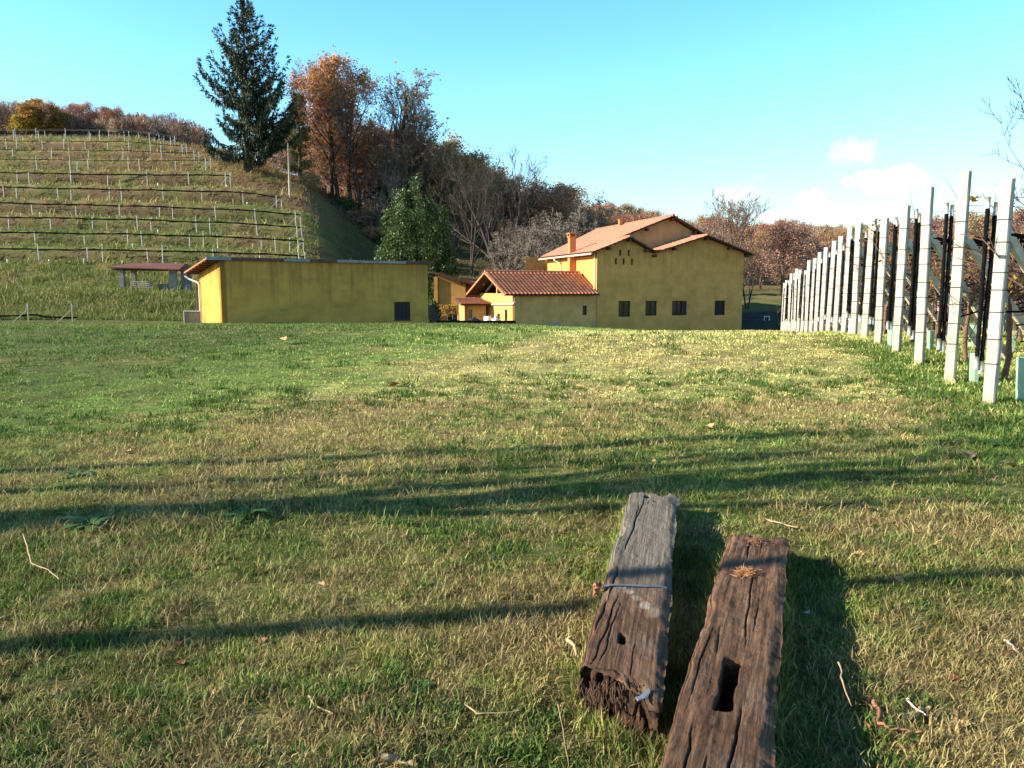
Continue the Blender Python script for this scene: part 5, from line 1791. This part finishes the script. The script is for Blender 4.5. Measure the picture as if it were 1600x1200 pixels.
# ------------------------------------------------------------------ terraced vineyard on the hill
hp = MB(); hp.bar((0, 0, -.3), (0, 0, 1.85), .075, .075)
hill_post = hp.mesh("post", simple("hill_post", (.58, .56, .50), .9, .2, 3))
hb = MB(); hb.bar((-1.8, 0, 0), (0, 0, 1.7), .06, .06)
hill_brace = hb.mesh("brace", simple("hill_brace", (.40, .38, .34), .9, .2, 3))
wt = MB(); wt.tube([(0, 0, -.05), (0, 0, .42)], .085, 6)
hill_tube = wt.mesh("grow_tube", simple("pale_tube", (.60, .68, .55), .6, .1, 2))
ordr = ["lowest", "second lowest", "third lowest", "fourth from the bottom", "fifth from the bottom", "sixth from the bottom", "fifth from the top", "fourth from the top", "third from the top", "second highest", "topmost"]
rg = random.Random(19)
for k in range(11):
    Yr_ = 82.2 + 4 * k
    xe = at(float(edge_px(Yr_)) - 3, 400, Yr_).x
    x0 = -86.0
    yy = lambda x: Yr_ + .15 * math.sin(x * .06 + k)
    root = empty("vineyard_row", (xe, yy(xe), Hs(xe, yy(xe))), 0, "%s terraced vine row on the hill, white posts and black net" % ordr[k], "vineyard row", "terraced vineyard rows on the hill")
    ro = Vector(root.location)
    x_ = xe
    first = True
    pts = []
    while x_ > x0:
        z_ = Hs(x_, yy(x_))
        o = link_mesh("post", hill_post, root, Vector((x_, yy(x_), z_)) - ro)
        o.rotation_euler = (R(rg.uniform(-3, 3)), R(rg.uniform(-3, 3)), 0)
        s_ = rg.uniform(.85, 1.12)
        o.scale = (1, 1, s_)
        if first:
            link_mesh("brace", hill_brace, root, Vector((x_, yy(x_), z_)) - ro)
            o2 = link_mesh("post", hill_post, root, Vector((x_ - .5, yy(x_) - .3, z_)) - ro)
            first = False
        x_ -= rg.choice([1.5, 4.6, 5.2, 5.0]) if k < 8 else rg.choice([1.4, 3.0, 3.6])
    for zz, r_, nm, mt in ((1.22, .085, "net_bundle", m_net), (.75, .018, "wire", m_wire), (1.6, .018, "wire", m_wire)):
        if k > 5 and nm == "net_bundle": r_ = .045
        b = MB()
        nn = int((xe - x0) / 1.0)
        b.tube([Vector((xe + (x0 - xe) * i / nn, yy(xe + (x0 - xe) * i / nn), float(H0(xe + (x0 - xe) * i / nn, Yr_)) - .15 + zz + .03 * math.sin(i * .7 + k) + .02 * math.sin(i * 2.1))) - ro for i in range(nn + 1)], [r_ * (1 + .3 * math.sin(i * 3.7)) for i in range(nn + 1)], 5, cap=False)
        b.build(nm, mt, root)
# young vines in pale tubes along the lower rows
for k in range(6):
    Yr_ = 81.7 + 4 * k
    xe = at(float(edge_px(Yr_)) - 6, 400, Yr_).x
    x_ = xe - 1
    while x_ > -62:
        if rg.random() < .55:
            o = link_mesh("grow_tube", hill_tube, None, (x_, Yr_, Hs(x_, Yr_)))
            o.scale = (1, 1, rg.uniform(.6, 1.1))
            tag(o, "tiny pale grow tube on a lower vineyard terrace", "grow tube", "grow tubes on the vineyard terraces")
        x_ -= rg.uniform(1.6, 4.5)
for px, py, Y_, top, lab in ((112, 288, 103, 218, "tall thin grey pole standing among the hill terraces"), (453, 313, 101, 224, "weathered wooden utility pole on the shoulder below the spruce")):
    X_ = at(px, py, Y_).x
    zb = Hs(X_, Y_)
    b = MB()
    b.tube([(0, 0, -.5), (0, 0, 1), (0, 0, at(px, top, Y_).z - zb)], [.13, .125, .09], 8)
    o = b.build("utility_pole", m_planks, None, True, (X_, Y_, zb))
    tag(o, lab, "pole")
# slack net fence at the left edge of the meadow
q0 = at(45, 506, 50)
fe = empty("net_fence", (q0.x, q0.y, 0), 0, "slack black net fence with leaning struts at the far left of the meadow", "fence")
g0 = lambda x: Hs(q0.x + x, q0.y)
for x_ in (0, 2.75, -6, -12):
    b = MB()
    b.bar((x_, 0, g0(x_) - .2), (x_, 0, g0(x_) + 1.15), .07, .07)
    b.build("post", m_concrete, fe)
    b = MB()
    b.bar((x_ - .95, -.02, g0(x_ - .9)), (x_ - .03, -.02, g0(x_) + .75), .05, .05)
    b.build("strut", m_concrete, fe)
b = MB()
b.tube([(-20 + 23 * i / 46, .05, g0(-20 + 23 * i / 46) + (.42 + .05 * math.sin(i * .8)) * (1 if i < 42 else .75)) for i in range(47)], [.05 + .03 * math.sin(i * 1.9) ** 2 for i in range(47)], 6)
b.build("net_bundle", m_net, fe)
# ------------------------------------------------------------------ the two old oak sleepers
def wood_mat(name, grey, seed):
    m, nt, p, out = mat_new(name)
    v = coords(nt, (1.2, 22, 22))
    v2 = coords(nt, (3, 3, 3))
    g1 = noise_n(nt, v, 1.6, 9, .72, .6)
    g2 = noise_n(nt, coords(nt, (2.5, 75, 75)), 1.3, 6, .75, .3)
    f = noise_n(nt, v2, 1.3, 6, .65)
    f4 = noise_n(nt, v2, 14, 6, .75)
    brown = ramp(nt, g1, [(.28, (.03, .016, .010)), (.45, (.11, .062, .038)), (.58, (.215, .122, .074)), (.75, (.34, .215, .14))])
    gray = ramp(nt, g1, [(.28, (.08, .065, .052)), (.45, (.19, .16, .13)), (.62, (.26, .225, .19)), (.8, (.34, .30, .255))])
    sp = N(nt, "ShaderNodeSeparateXYZ")
    nt.links.new(coords(nt), sp.inputs[0])
    if grey:      # far half bleached silver grey, near half still brown
        k = math_n(nt, 'ADD', rampf(nt, sp.outputs["X"], .75, 1.35), math_n(nt, 'MULTIPLY', math_n(nt, 'SUBTRACT', f, .5), 1.6))
    else:
        k = math_n(nt, 'MULTIPLY', rampf(nt, f, .52, .75), .5)
    k = rampf(nt, k, 0, 1)
    c = mix(nt, k, brown, gray)
    c = mix(nt, math_n(nt, 'MULTIPLY', rampf(nt, g2, .5, .72), .55), c, (.022, .013, .009))
    c = mix(nt, math_n(nt, 'MULTIPLY', rampf(nt, f4, .62, .75), .5), c, (.27, .16, .09))
    if grey:
        gr = noise_n(nt, v2, 2.6, 5, .7)
        moss = math_n(nt, 'MULTIPLY', rampf(nt, gr, .55, .75), rampf(nt, sp.outputs["X"], 1.3, 2.2))
        c = mix(nt, math_n(nt, 'MULTIPLY', moss, .5), c, (.13, .15, .06))
    a = N(nt, "ShaderNodeAttribute", attribute_name="col")
    c = mix(nt, 1.0, mix(nt, 1.0, c, a.outputs["Color"], 'MULTIPLY'), (.84, .82, .80), 'MULTIPLY')
    nt.links.new(c, p.inputs["Base Color"])
    p.inputs["Roughness"].default_value = .78
    p.inputs["Specular IOR Level"].default_value = .12
    h = math_n(nt, 'ADD', math_n(nt, 'MULTIPLY', g1, .7), math_n(nt, 'ADD', math_n(nt, 'MULTIPLY', g2, .6), math_n(nt, 'MULTIPLY', f4, .35)))
    bump(nt, p, h, .9, .014)
    return m

def sleeper(name, label, nl, nr, fl, fr, zt, hgt, grey, seed, holes, cracks, marks, ero=1.0):
    """corners of the top face (near left/right, far left/right) from the photograph, on the plane z = zt"""
    NL, NR, FL, FR = [on_plane(*c, zt) for c in (nl, nr, fl, fr)]
    O = (NL + NR) / 2
    E = (FL + FR) / 2
    ax = (E - O); L = ax.length; ax.normalize()
    rz = math.atan2(ax.y, ax.x)
    M = Matrix.Translation((O.x, O.y, zt)) @ Matrix.Rotation(rz, 4, 'Z')
    Mi = M.inverted()
    c4 = [Mi @ p for p in (NL, NR, FL, FR)]
    o = empty(name, (O.x, O.y, zt), rz, label, "railway sleeper")
    def grid(n1, n2, fn):
        a, b_ = np.meshgrid(np.linspace(0, 1, n1), np.linspace(0, 1, n2), indexing='ij')
        P = np.stack(fn(a, b_), -1).reshape(-1, 3)
        i_ = np.arange(n1 * n2).reshape(n1, n2)
        return P, np.stack([i_[:-1, :-1], i_[1:, :-1], i_[1:, 1:], i_[:-1, 1:]], -1).reshape(-1, 4)
    nL, nW, nH = int(L / .0055), 96, 30
    one, zer = (lambda a: a * 0 + 1), (lambda a: a * 0)
    faces = [grid(nL, nW, lambda a, b: (a, b, one(a))), grid(nL, nW, lambda a, b: (a, b, zer(a))),
             grid(nL, nH, lambda a, b: (a, zer(a), b)), grid(nL, nH, lambda a, b: (a, one(a), b)),
             grid(nW, nH, lambda a, b: (zer(a), a, b)), grid(nW, nH, lambda a, b: (one(a), a, b))]
    flip = [0, 1, 1, 0, 0, 1]
    V, Q, b0 = [], [], 0
    for (P, q), fl_ in zip(faces, flip):
        V.append(P); Q.append((q[:, ::-1] if fl_ else q) + b0); b0 += len(P)
    V, Q = np.concatenate(V), np.concatenate(Q)
    key = np.round(V * 100000).astype(np.int64)
    key = key[:, 0] * 10 ** 12 + key[:, 1] * 10 ** 6 + key[:, 2]
    _, first, inv = np.unique(key, return_index=True, return_inverse=True)
    V, Q = V[first], inv[Q]
    t, a, b = V[:, 0], V[:, 1], V[:, 2]                    # along, across (0 = left), up
    c4 = [np.array(c) for c in c4]
    left = c4[0][None] * (1 - t)[:, None] + c4[2][None] * t[:, None]
    right = c4[1][None] * (1 - t)[:, None] + c4[3][None] * t[:, None]
    W = float(np.linalg.norm(c4[0] - c4[1]) + np.linalg.norm(c4[2] - c4[3])) / 2
    P = left * (1 - a)[:, None] + right * a[:, None]
    P[:, 2] = (b - 1) * hgt
    l, w, z = t * L, a * W, b * hgt
    # arris wear: pull edges in, unevenly
    el, er, et, eb = w, W - w, hgt - z, z
    wear = .006 + .022 * np.clip(fbm(l * 4, z * 5 + w * 5, 1.0, seed, 4) - .35, 0, 1) * 2
    for ed in (el, er):
        d = np.sqrt(ed ** 2 + et ** 2)
        k = np.clip(1 - d / (wear * 2.2 + 1e-4), 0, 1) ** 1.4
        P[:, 2] -= k * wear * 1.1
        P[:, 1] += np.where(ed is el, -1, 1) * k * wear * .9 * -1 if ed is er else -k * wear * .9 * np.sign(c4[1][1] - c4[0][1]) * -1
    # grain relief
    top = np.clip(b * 3 - 2, 0, 1) * (et < .02)
    gr = fbm(l * 2.2, w * 95, z * 95, seed + 3, 4) - .5
    un = fbm(l * 3.5, w * 7, z * 7, seed + 5, 4) - .5
    un2 = fbm(l * 18, w * 26, z * 26, seed + 6, 4) - .5
    sgn = np.where(a < .5, -1, 1) * np.sign(c4[1][1] - c4[0][1])
    P[:, 2] += (gr * .004 + un * .018 + un2 * .009 * ero) * (et < .001)
    side = ((el < .001) | (er < .001))
    P[:, 1] += sgn * (gr * .007 + un * .02 + un2 * .01) * side
    # broken ends
    for e, s_ in ((l, 1), (L - l, -1)):
        n_ = np.clip(fbm(w * 30, z * 14, 3.3 * s_, seed + 9, 4) - .25, 0, 1) * .14 + np.clip(fbm(w * 9, z * 7, 7.1 * s_, seed + 10, 3) - .4, 0, 1) * .22
        k = np.exp(-(e / .045) ** 2)
        P[:, 0] += s_ * n_ * k
        n2 = np.clip(fbm(w * 14, e * 10, 0, seed + 12, 4) - .38, 0, 1)
        P[:, 2] -= n2 * .16 * ero * np.exp(-(e / .10) ** 2) * (b > .5)
    col = np.ones((len(V), 3))
    # cracks along the grain
    for (l0, l1, a0, a1, wd, dp) in cracks:
        u_ = np.clip((l / L - l0) / (l1 - l0), 0, 1)
        cx = (a0 + (a1 - a0) * u_) * W + (fbm(l * 5, l * 0, seed * 1.7 + a0 * 9, seed + 15, 3) - .5) * .035
        inn = np.exp(-((w - cx) / wd) ** 2) * sst(0, .12, (l / L - l0)) * sst(0, .12, (l1 - l / L)) * (et < .001)
        P[:, 2] -= inn * dp
        col *= (1 - .6 * inn)[:, None]
    # mortise and bolt holes
    for (l0, l1, a0, a1, dp, jag) in holes:
        jl = (fbm(w * 40, l * 6, 1, seed + 20, 3) - .5) * jag
        jw = (fbm(l * 22, w * 6, 2, seed + 21, 3) - .5) * jag
        k = sst(-.006, .006, l - l0 * L + jl) * sst(-.006, .006, l1 * L - l + jl) * sst(-.006, .006, w - a0 * W + jw) * sst(-.006, .006, a1 * W - w + jw) * (et < .001)
        P[:, 2] -= k * dp * (.8 + .4 * fbm(l * 20, w * 20, 0, seed + 22, 3))
        col *= (1 - .72 * k)[:, None]
    for (lc, ac, rl, ra, cl, st_) in marks:
        d = np.sqrt(((l / L - lc) / rl) ** 2 + ((a - ac) / ra) ** 2) + (fbm(l * 12, w * 12, z * 12, seed + 30, 4) - .5) * 1.1
        k = (1 - sst(.7, 1.05, d)) * st_
        col = col * (1 - k)[:, None] + np.array(cl) * k[:, None]
    col *= (1 - .55 * np.exp(-(l / .03) ** 2))[:, None]
    me = np_mesh("timber", P, quads=Q, mat=wood_mat(name + "_oak", grey, seed), smooth=True, col=col)
    link_mesh("timber", me, o)
    return o, M, L, W, hgt, c4

s1, M1, L1, W1, h1, c1 = sleeper("wooden_sleeper", "grey weathered oak sleeper bound by a metal strap, lying left of its brown neighbour",
    (903, 1052), (1029, 1108), (984, 767), (1057, 767), .175, .185, True, 11,
    holes=[(.135, .165, .40, .50, .03, .02), (.935, .962, .34, .44, .04, .012), (.90, .912, .55, .62, .015, .01)],
    cracks=[(.0, .34, .12, .30, .0022, .014), (.02, .30, .22, .36, .002, .012), (.50, .97, .20, .36, .003, .014), (.62, .93, .30, .24, .002, .010), (0, .22, .62, .66, .002, .008), (.1, .46, .05, .16, .003, .014), (.84, .87, .5, .8, .002, .006)],
    marks=[(.340, .30, .008, .06, (1.9, 2.5, 3.2), .6), (.326, .42, .011, .08, (2.0, 2.7, 3.5), .75), (.308, .55, .014, .09, (2.0, 2.8, 3.7), .8), (.287, .69, .018, .10, (2.0, 2.8, 3.7), .8), (.264, .83, .022, .11, (1.9, 2.6, 3.4), .75)])
s2, M2, L2, W2, h2, c2 = sleeper("wooden_sleeper", "red brown oak sleeper with a deep mortise hole and rotted end, lying nearest the right",
    (985, 1345), (1186, 1345), (1139, 830), (1230, 832), .185, .195, False, 23,
    holes=[(.268, .405, .41, .575, .125, .014)],
    cracks=[(.0, .26, .2, .24, .003, .02), (.42, .80, .60, .55, .0025, .014), (0, .3, .64, .66, .003, .02), (.45, .66, .70, .71, .0018, .010), (.0, .2, .40, .43, .0028, .02), (.80, 1, .4, .4, .003, .02), (.84, 1, .62, .6, .003, .02), (.25, .55, .12, .14, .002, .010), (.36, .55, .28, .27, .002, .008)],
    marks=[(.30, .45, .12, .3, (.55, .5, .47), .5)], ero=1.7)
# grass growing up against the timbers
rs = np.random.RandomState(44)
gx_, gy_ = [], []
for M_, c_, L_ in ((M1, c1, L1), (M2, c2, L2)):
    for (p0, p1, sg) in ((c_[0], c_[2], 1), (c_[1], c_[3], 1), (c_[0], c_[1], 1)):
        n_ = 1500 if abs(p1[0] - p0[0]) > .5 else 500
        t_ = rs.uniform(0, 1, n_)
        mid = (np.array(c_[0]) + np.array(c_[1]) + np.array(c_[2]) + np.array(c_[3])) / 4
        for k in range(n_):
            q = p0 + (p1 - p0) * t_[k]
            dd = np.sign(q[1] - mid[1]) * abs(rs.normal(.012, .022)) if n_ == 1500 else 0
            w_ = M_ @ Vector((q[0] - (abs(rs.normal(.01, .03)) if n_ == 500 else 0), q[1] + dd, 0))
            gx_.append(w_.x); gy_.append(w_.y)
V, Q, T, C = blades(np.array(gx_), np.array(gy_), .075, .0024, .6, rs, meadow_col)
tag(link_mesh("grass", np_mesh("grass", V, Q, T, bm_, False, C)), label="longer grass blades growing up against the two sleepers", cat="grass", kind="stuff")
# metal strap, rusty knot, pale split, chip and a tuft of fibre
def local(M, px, py, z): return M.inverted() @ on_plane(px, py, z)
a, b = local(M1, 945, 916, .175), local(M1, 1040, 918, .175)
mb = MB()
pts = [Vector((a.x, a.y + .015, -.12)), Vector((a.x, a.y + .012, -.02)), Vector((a.x, a.y + .006, .001)), a.lerp(b, .08) + Vector((0, 0, .008)), a.lerp(b, .3) + Vector((.003, 0, .009)), a.lerp(b, .7) + Vector((-.002, 0, .008)), a.lerp(b, .93) + Vector((0, 0, .007)), Vector((b.x, b.y - .006, .0)), Vector((b.x, b.y - .012, -.02)), Vector((b.x, b.y - .014, -.13))]
wd_ = Vector((.0095, 0, 0))
vs_ = []
for p_ in pts: vs_ += [p_ - wd_, p_ + wd_]
for p_ in pts: vs_ += [p_ - wd_ - Vector((0, 0, .003)), p_ + wd_ - Vector((0, 0, .003))]
n = len(pts)
mb.add(vs_, [(2 * i, 2 * i + 1, 2 * i + 3, 2 * i + 2) for i in range(n - 1)] + [(2 * n + 2 * i, 2 * n + 2 * i + 2, 2 * n + 2 * i + 3, 2 * n + 2 * i + 1) for i in range(n - 1)] + [(2 * i, 2 * i + 2, 2 * n + 2 * i + 2, 2 * n + 2 * i) for i in range(n - 1)] + [(2 * i + 1, 2 * n + 2 * i + 1, 2 * n + 2 * i + 3, 2 * i + 3) for i in range(n - 1)])
mb.build("strap", simple("strap_steel", (.13, .14, .155), .5, .3, 12, metal=.3), s1)
mb = MB()
rr = random.Random(2)
for k in range(4):
    p_ = Vector((a.x, a.y + .02, .0))
    pts = [p_.copy()]
    d = Vector((rr.uniform(-.5, .5), 1, rr.uniform(-.6, .4))).normalized()
    for i in range(5):
        d = (d + Vector((rr.gauss(0, .6), rr.gauss(0, .5), rr.gauss(0, .5)))).normalized()
        p_ = p_ + d * .014
        pts.append(p_.copy())
    mb.tube(pts, .007, 6)
mb.build("rusty_knot", m_brickred, s1, True)
def flake(M, pix, z, th, m, par, name):
    """thin splinter of wood or paint lying on the timber"""
    pts = [local(M, x_, y_, z) for x_, y_ in pix]
    b_ = MB()
    for p_ in pts: p_.z = .003 + .003 * math.sin(p_.x * 60)
    b_.poly_prism(pts, (0, 0, th), 0)
    return b_.build(name, m, par)
m_split = simple("pale_split_wood", (.27, .20, .14), .85, .5, 14, stretch=(1, 6, 6), bmp=.3)
flake(M1, [(993, 1090), (1000, 1087), (1007, 1082), (1014, 1078), (1016, 1083), (1011, 1091), (1004, 1093), (997, 1097)], .178, .004, simple("pale_blue_chip", (.16, .18, .21), .7, .2, 12), s1, "paint_chip")
def fibres(M, px, py, z, n, L_, m, par, name, seed, spread=.03):
    rr = random.Random(seed)
    c = local(M, px, py, z)
    b_ = MB()
    for k in range(n):
        p_ = Vector((c.x + rr.gauss(0, spread), c.y + rr.gauss(0, spread * .5), .0))
        d = Vector((rr.gauss(0, 1), rr.gauss(0, .7), rr.uniform(.2, .9))).normalized()
        pts = [p_.copy()]
        for i in range(3):
            d = (d + Vector((rr.gauss(0, .5), rr.gauss(0, .5), rr.gauss(-.1, .3)))).normalized()
            p_ = p_ + d * L_ / 3
            p_.z = max(p_.z, .001)
            pts.append(p_.copy())
        b_.tube(pts, [.0014, .0013, .0011, .0007], 4, cap=False)
    return b_.build(name, m, par)
m_fib = simple("rusty_fibre", (.36, .17, .07), .9, .4, 20)
fibres(M2, 1164, 895, .19, 110, .05, m_fib, s2, "fibre_tuft", 3, .022)
m_fibd = simple("old_fibre", (.22, .12, .065), .9, .5, 20)
m_fibb = simple("rotten_fibre", (.07, .038, .022), .9, .5, 20)
fibres(M2, 1180, 845, .19, 130, .03, m_fibd, s2, "frayed_end", 4, .035)
# frayed near end of the grey sleeper
rr = random.Random(8)
b_ = MB()
for k in range(170):
    y_ = rr.uniform(min(c1[0][1], c1[1][1]) + .01, max(c1[0][1], c1[1][1]) - .01)
    z_ = -rr.random() ** 1.4 * .16
    p_ = Vector((.06, y_, z_))
    d = Vector((-.35, rr.gauss(0, .2), rr.gauss(-.9, .3))).normalized()
    pts = [p_.copy()]
    for i in range(3):
        d = (d + Vector((rr.gauss(0, .2), rr.gauss(0, .3), rr.gauss(-.3, .2)))).normalized()
        p_ = p_ + d * rr.uniform(.008, .022)
        pts.append(p_.copy())
    b_.tube(pts, [.003, .0026, .002, .0008], 4, cap=False)
b_.build("frayed_end", m_fibb, s1)

# ------------------------------------------------------------------ small things lying on the grass
def leaf_thing(px, py, size, seed, mat, label, group="fallen leaves on the grass", lift=.02):
    p_ = on_plane(px, py, 0)
    for i in range(6):
        p_ = on_plane(px, py, Hs(p_.x, p_.y) + lift)
    rr = random.Random(seed)
    n1, n2 = 9, 5
    vs_, fs = [], []
    for i in range(n1):
        t_ = i / (n1 - 1)
        hw = math.sin(math.pi * t_ ** .8) * .42 * (1 + .22 * math.sin(i * 2.6)) + .012
        for j in range(n2):
            s_ = (j / (n2 - 1) - .5) * 2
            vs_.append((( t_ - .5) * size, s_ * hw * size, size * (.28 * abs(s_) ** 1.5 * hw * 2 + .22 * (t_ - .5) ** 2 + rr.uniform(-.02, .02))))
    for i in range(n1 - 1):
        for j in range(n2 - 1):
            a_ = i * n2 + j
            fs.append((a_, a_ + 1, a_ + n2 + 1, a_ + n2))
    b_ = MB(); b_.add(vs_, fs)
    b_.tube([(-.5 * size, 0, .05 * size), (-.72 * size, .03 * size, .06 * size)], .018 * size, 4)
    o = b_.build("fallen_leaf", mat, None, True)
    o.location = p_
    o.rotation_euler = (rr.uniform(-.4, .4), rr.uniform(-.3, .3), rr.uniform(0, 6.3))
    tag(o, label, "leaf", group)
m_l1 = simple("dry_leaf_rust", (.22, .075, .035), .7, .3, 14)
m_l2 = simple("dry_leaf_tan", (.44, .28, .14), .7, .25, 14)
leaf_thing(617, 602, .16, 1, m_l1, "dark red curled leaf alone on the mown strip of the meadow", lift=.05)
leaf_thing(1509, 713, .17, 2, m_l2, "large tan leaf by the soil patch below the posts")
leaf_thing(1353, 796, .10, 3, m_l1, "rust brown leaf beyond the brown sleeper's far end")
leaf_thing(1579, 727, .12, 4, m_l2, "yellowish leaf standing in green grass near the picture edge")
leaf_thing(1478, 625, .16, 5, m_l2, "tan leaf on the grass between the two nearest posts")
leaf_thing(1106, 668, .14, 6, m_l2, "pale tan leaf midway across the lit meadow")
leaf_thing(440, 532, .28, 7, m_l2, "small tan leaf far off near the storehouse corner", lift=.08)
leaf_thing(1262, 958, .035, 8, m_white, "white petal shaped scrap in the shade of the brown sleeper", lift=.03)
rr = random.Random(31)
for k in range(26):
    leaf_thing(rr.uniform(60, 1560), rr.uniform(600, 1150), rr.uniform(.04, .075), 50 + k, rr.choice([m_l1, m_l2]), "small withered leaf caught in the short grass", "small withered leaves in the grass", .012)

def stick(pix, r_, mat, label, lift=.02, group=None, name="stick"):
    pts = []
    for x_, y_ in pix:
        p_ = on_plane(x_, y_, .02)
        for i in range(4): p_ = on_plane(x_, y_, Hs(p_.x, p_.y) + lift)
        pts.append(p_)
    b_ = MB()
    rr2 = random.Random(len(pix) * 7 + int(pix[0][0]))
    fine = []
    for i in range(len(pts) - 1):
        for j in range(4): fine.append(pts[i].lerp(pts[i + 1], j / 4) + Vector((rr2.gauss(0, r_ * .5), rr2.gauss(0, r_ * .5), rr2.gauss(0, r_ * .4))))
    fine.append(pts[-1])
    b_.tube(fine, [r_ * (1 - .5 * i / len(fine)) * rr2.uniform(.8, 1.2) for i in range(len(fine))], 6)
    o = b_.build(name, mat, None, True)
    tag(o, label, "stick", group)
m_st = simple("dry_stick", (.36, .26, .15), .9, .3, 12)
m_bleach = simple("bleached_wood", (.44, .38, .30), .9, .3, 20)
m_str = simple("red_root", (.27, .12, .07), .9, .35, 12)
stick([(1312, 1036), (1317, 1066), (1330, 1102)], .004, m_st, "thin straw coloured stem upright in the shade of the brown sleeper", .06)
stick([(1408, 1121), (1430, 1113), (1452, 1106)], .011, m_st, "thick pale stick lying among the dry straw", .03)
stick([(1365, 1098), (1375, 1110), (1372, 1130), (1392, 1139), (1440, 1143)], .007, m_str, "reddish crooked root at the shadow border", .03)
stick([(1388, 1083), (1400, 1075), (1425, 1066)], .006, m_str, "short reddish twig beside the crooked root", .03)
stick([(1417, 1092), (1428, 1104), (1447, 1118)], .005, m_bleach, "bleached white twig crossing the thick pale stick", .04)
stick([(1572, 1000), (1582, 1010), (1590, 1018)], .007, m_bleach, "bleached chip of wood in the straw at far right", .02)
stick([(1195, 811), (1215, 816), (1246, 824)], .006, m_st, "straight pale stalk just past the brown sleeper's end", .03)
stick([(36, 835), (44, 860), (48, 880), (75, 890), (92, 905)], .004, m_st, "long dry stalk bending over at the far left", .05)
stick([(482, 1088), (490, 1098), (520, 1115)], .005, m_st, "forked pale twig in the left foreground grass", .025)
stick([(600, 1183), (625, 1183), (650, 1196)], .013, m_st, "chunky pale wood chip at the bottom of the foreground", .02, name="wood_chip")
stick([(885, 996), (896, 1008), (902, 1025)], .010, m_st, "pale splintered chip against the grey sleeper's side", .04, name="wood_chip")
stick([(726, 1101), (745, 1115), (790, 1114), (810, 1110)], .003, m_st, "thin curved stem left of the grey sleeper's near end", .04)
stick([(1490, 690), (1500, 686), (1515, 688)], .008, m_st, "short pale stick on the soil patch near the posts", .03)
stick([(872, 1100), (880, 1140), (889, 1199)], .0018, m_st, "slender stalk standing at the grey sleeper's near corner", .05)
# broad leaved weeds
def weed(px, py, r_, n, label, seed):
    p_ = on_plane(px, py, 0)
    for i in range(4): p_ = on_plane(px, py, Hs(p_.x, p_.y))
    rr2 = random.Random(seed)
    b_ = MB()
    for k in range(n):
        a = k * 2.4 + rr2.uniform(-.3, .3)
        L_ = r_ * rr2.uniform(.6, 1.1)
        el = rr2.uniform(.25, .9)
        d = Vector((math.cos(a), math.sin(a), 0)); s_ = Vector((-d.y, d.x, 0))
        q = []
        for i, (t_, w_) in enumerate(((0, .05), (.35, .16), (.7, .2), (1, .02))):
            c = d * (L_ * t_) + Vector((0, 0, L_ * (el * t_ - .55 * t_ * t_) + .01))
            q += [c - s_ * (L_ * w_), c + s_ * (L_ * w_)]
        b_.add(q, [(0, 1, 3, 2), (2, 3, 5, 4), (4, 5, 7, 6)])
    o = b_.build("weed", m_weed, None, True, p_)
    tag(o, label, "weed", "broad leaved weeds in the grass")
m_weed = leafy("weed_leaf", [(0, (.05, .12, .025)), (1, (.09, .17, .04))], .25)
weed(383, 808, .17, 16, "dark green broad leaved weed in the wide shadow band", 1)
weed(118, 745, .16, 12, "bluish green weed rosette in the upper shadow at far left", 2)
weed(140, 824, .17, 20, "bright green weed clump just below the wide shadow", 3)
weed(418, 946, .05, 6, "small pale green weed above the lower shadow line", 4)
weed(1566, 700, .16, 14, "leafy weed clump near the foot of the trellis posts", 5)
weed(660, 1075, .05, 8, "green weed sprig between foreground shadow and grey sleeper", 6)
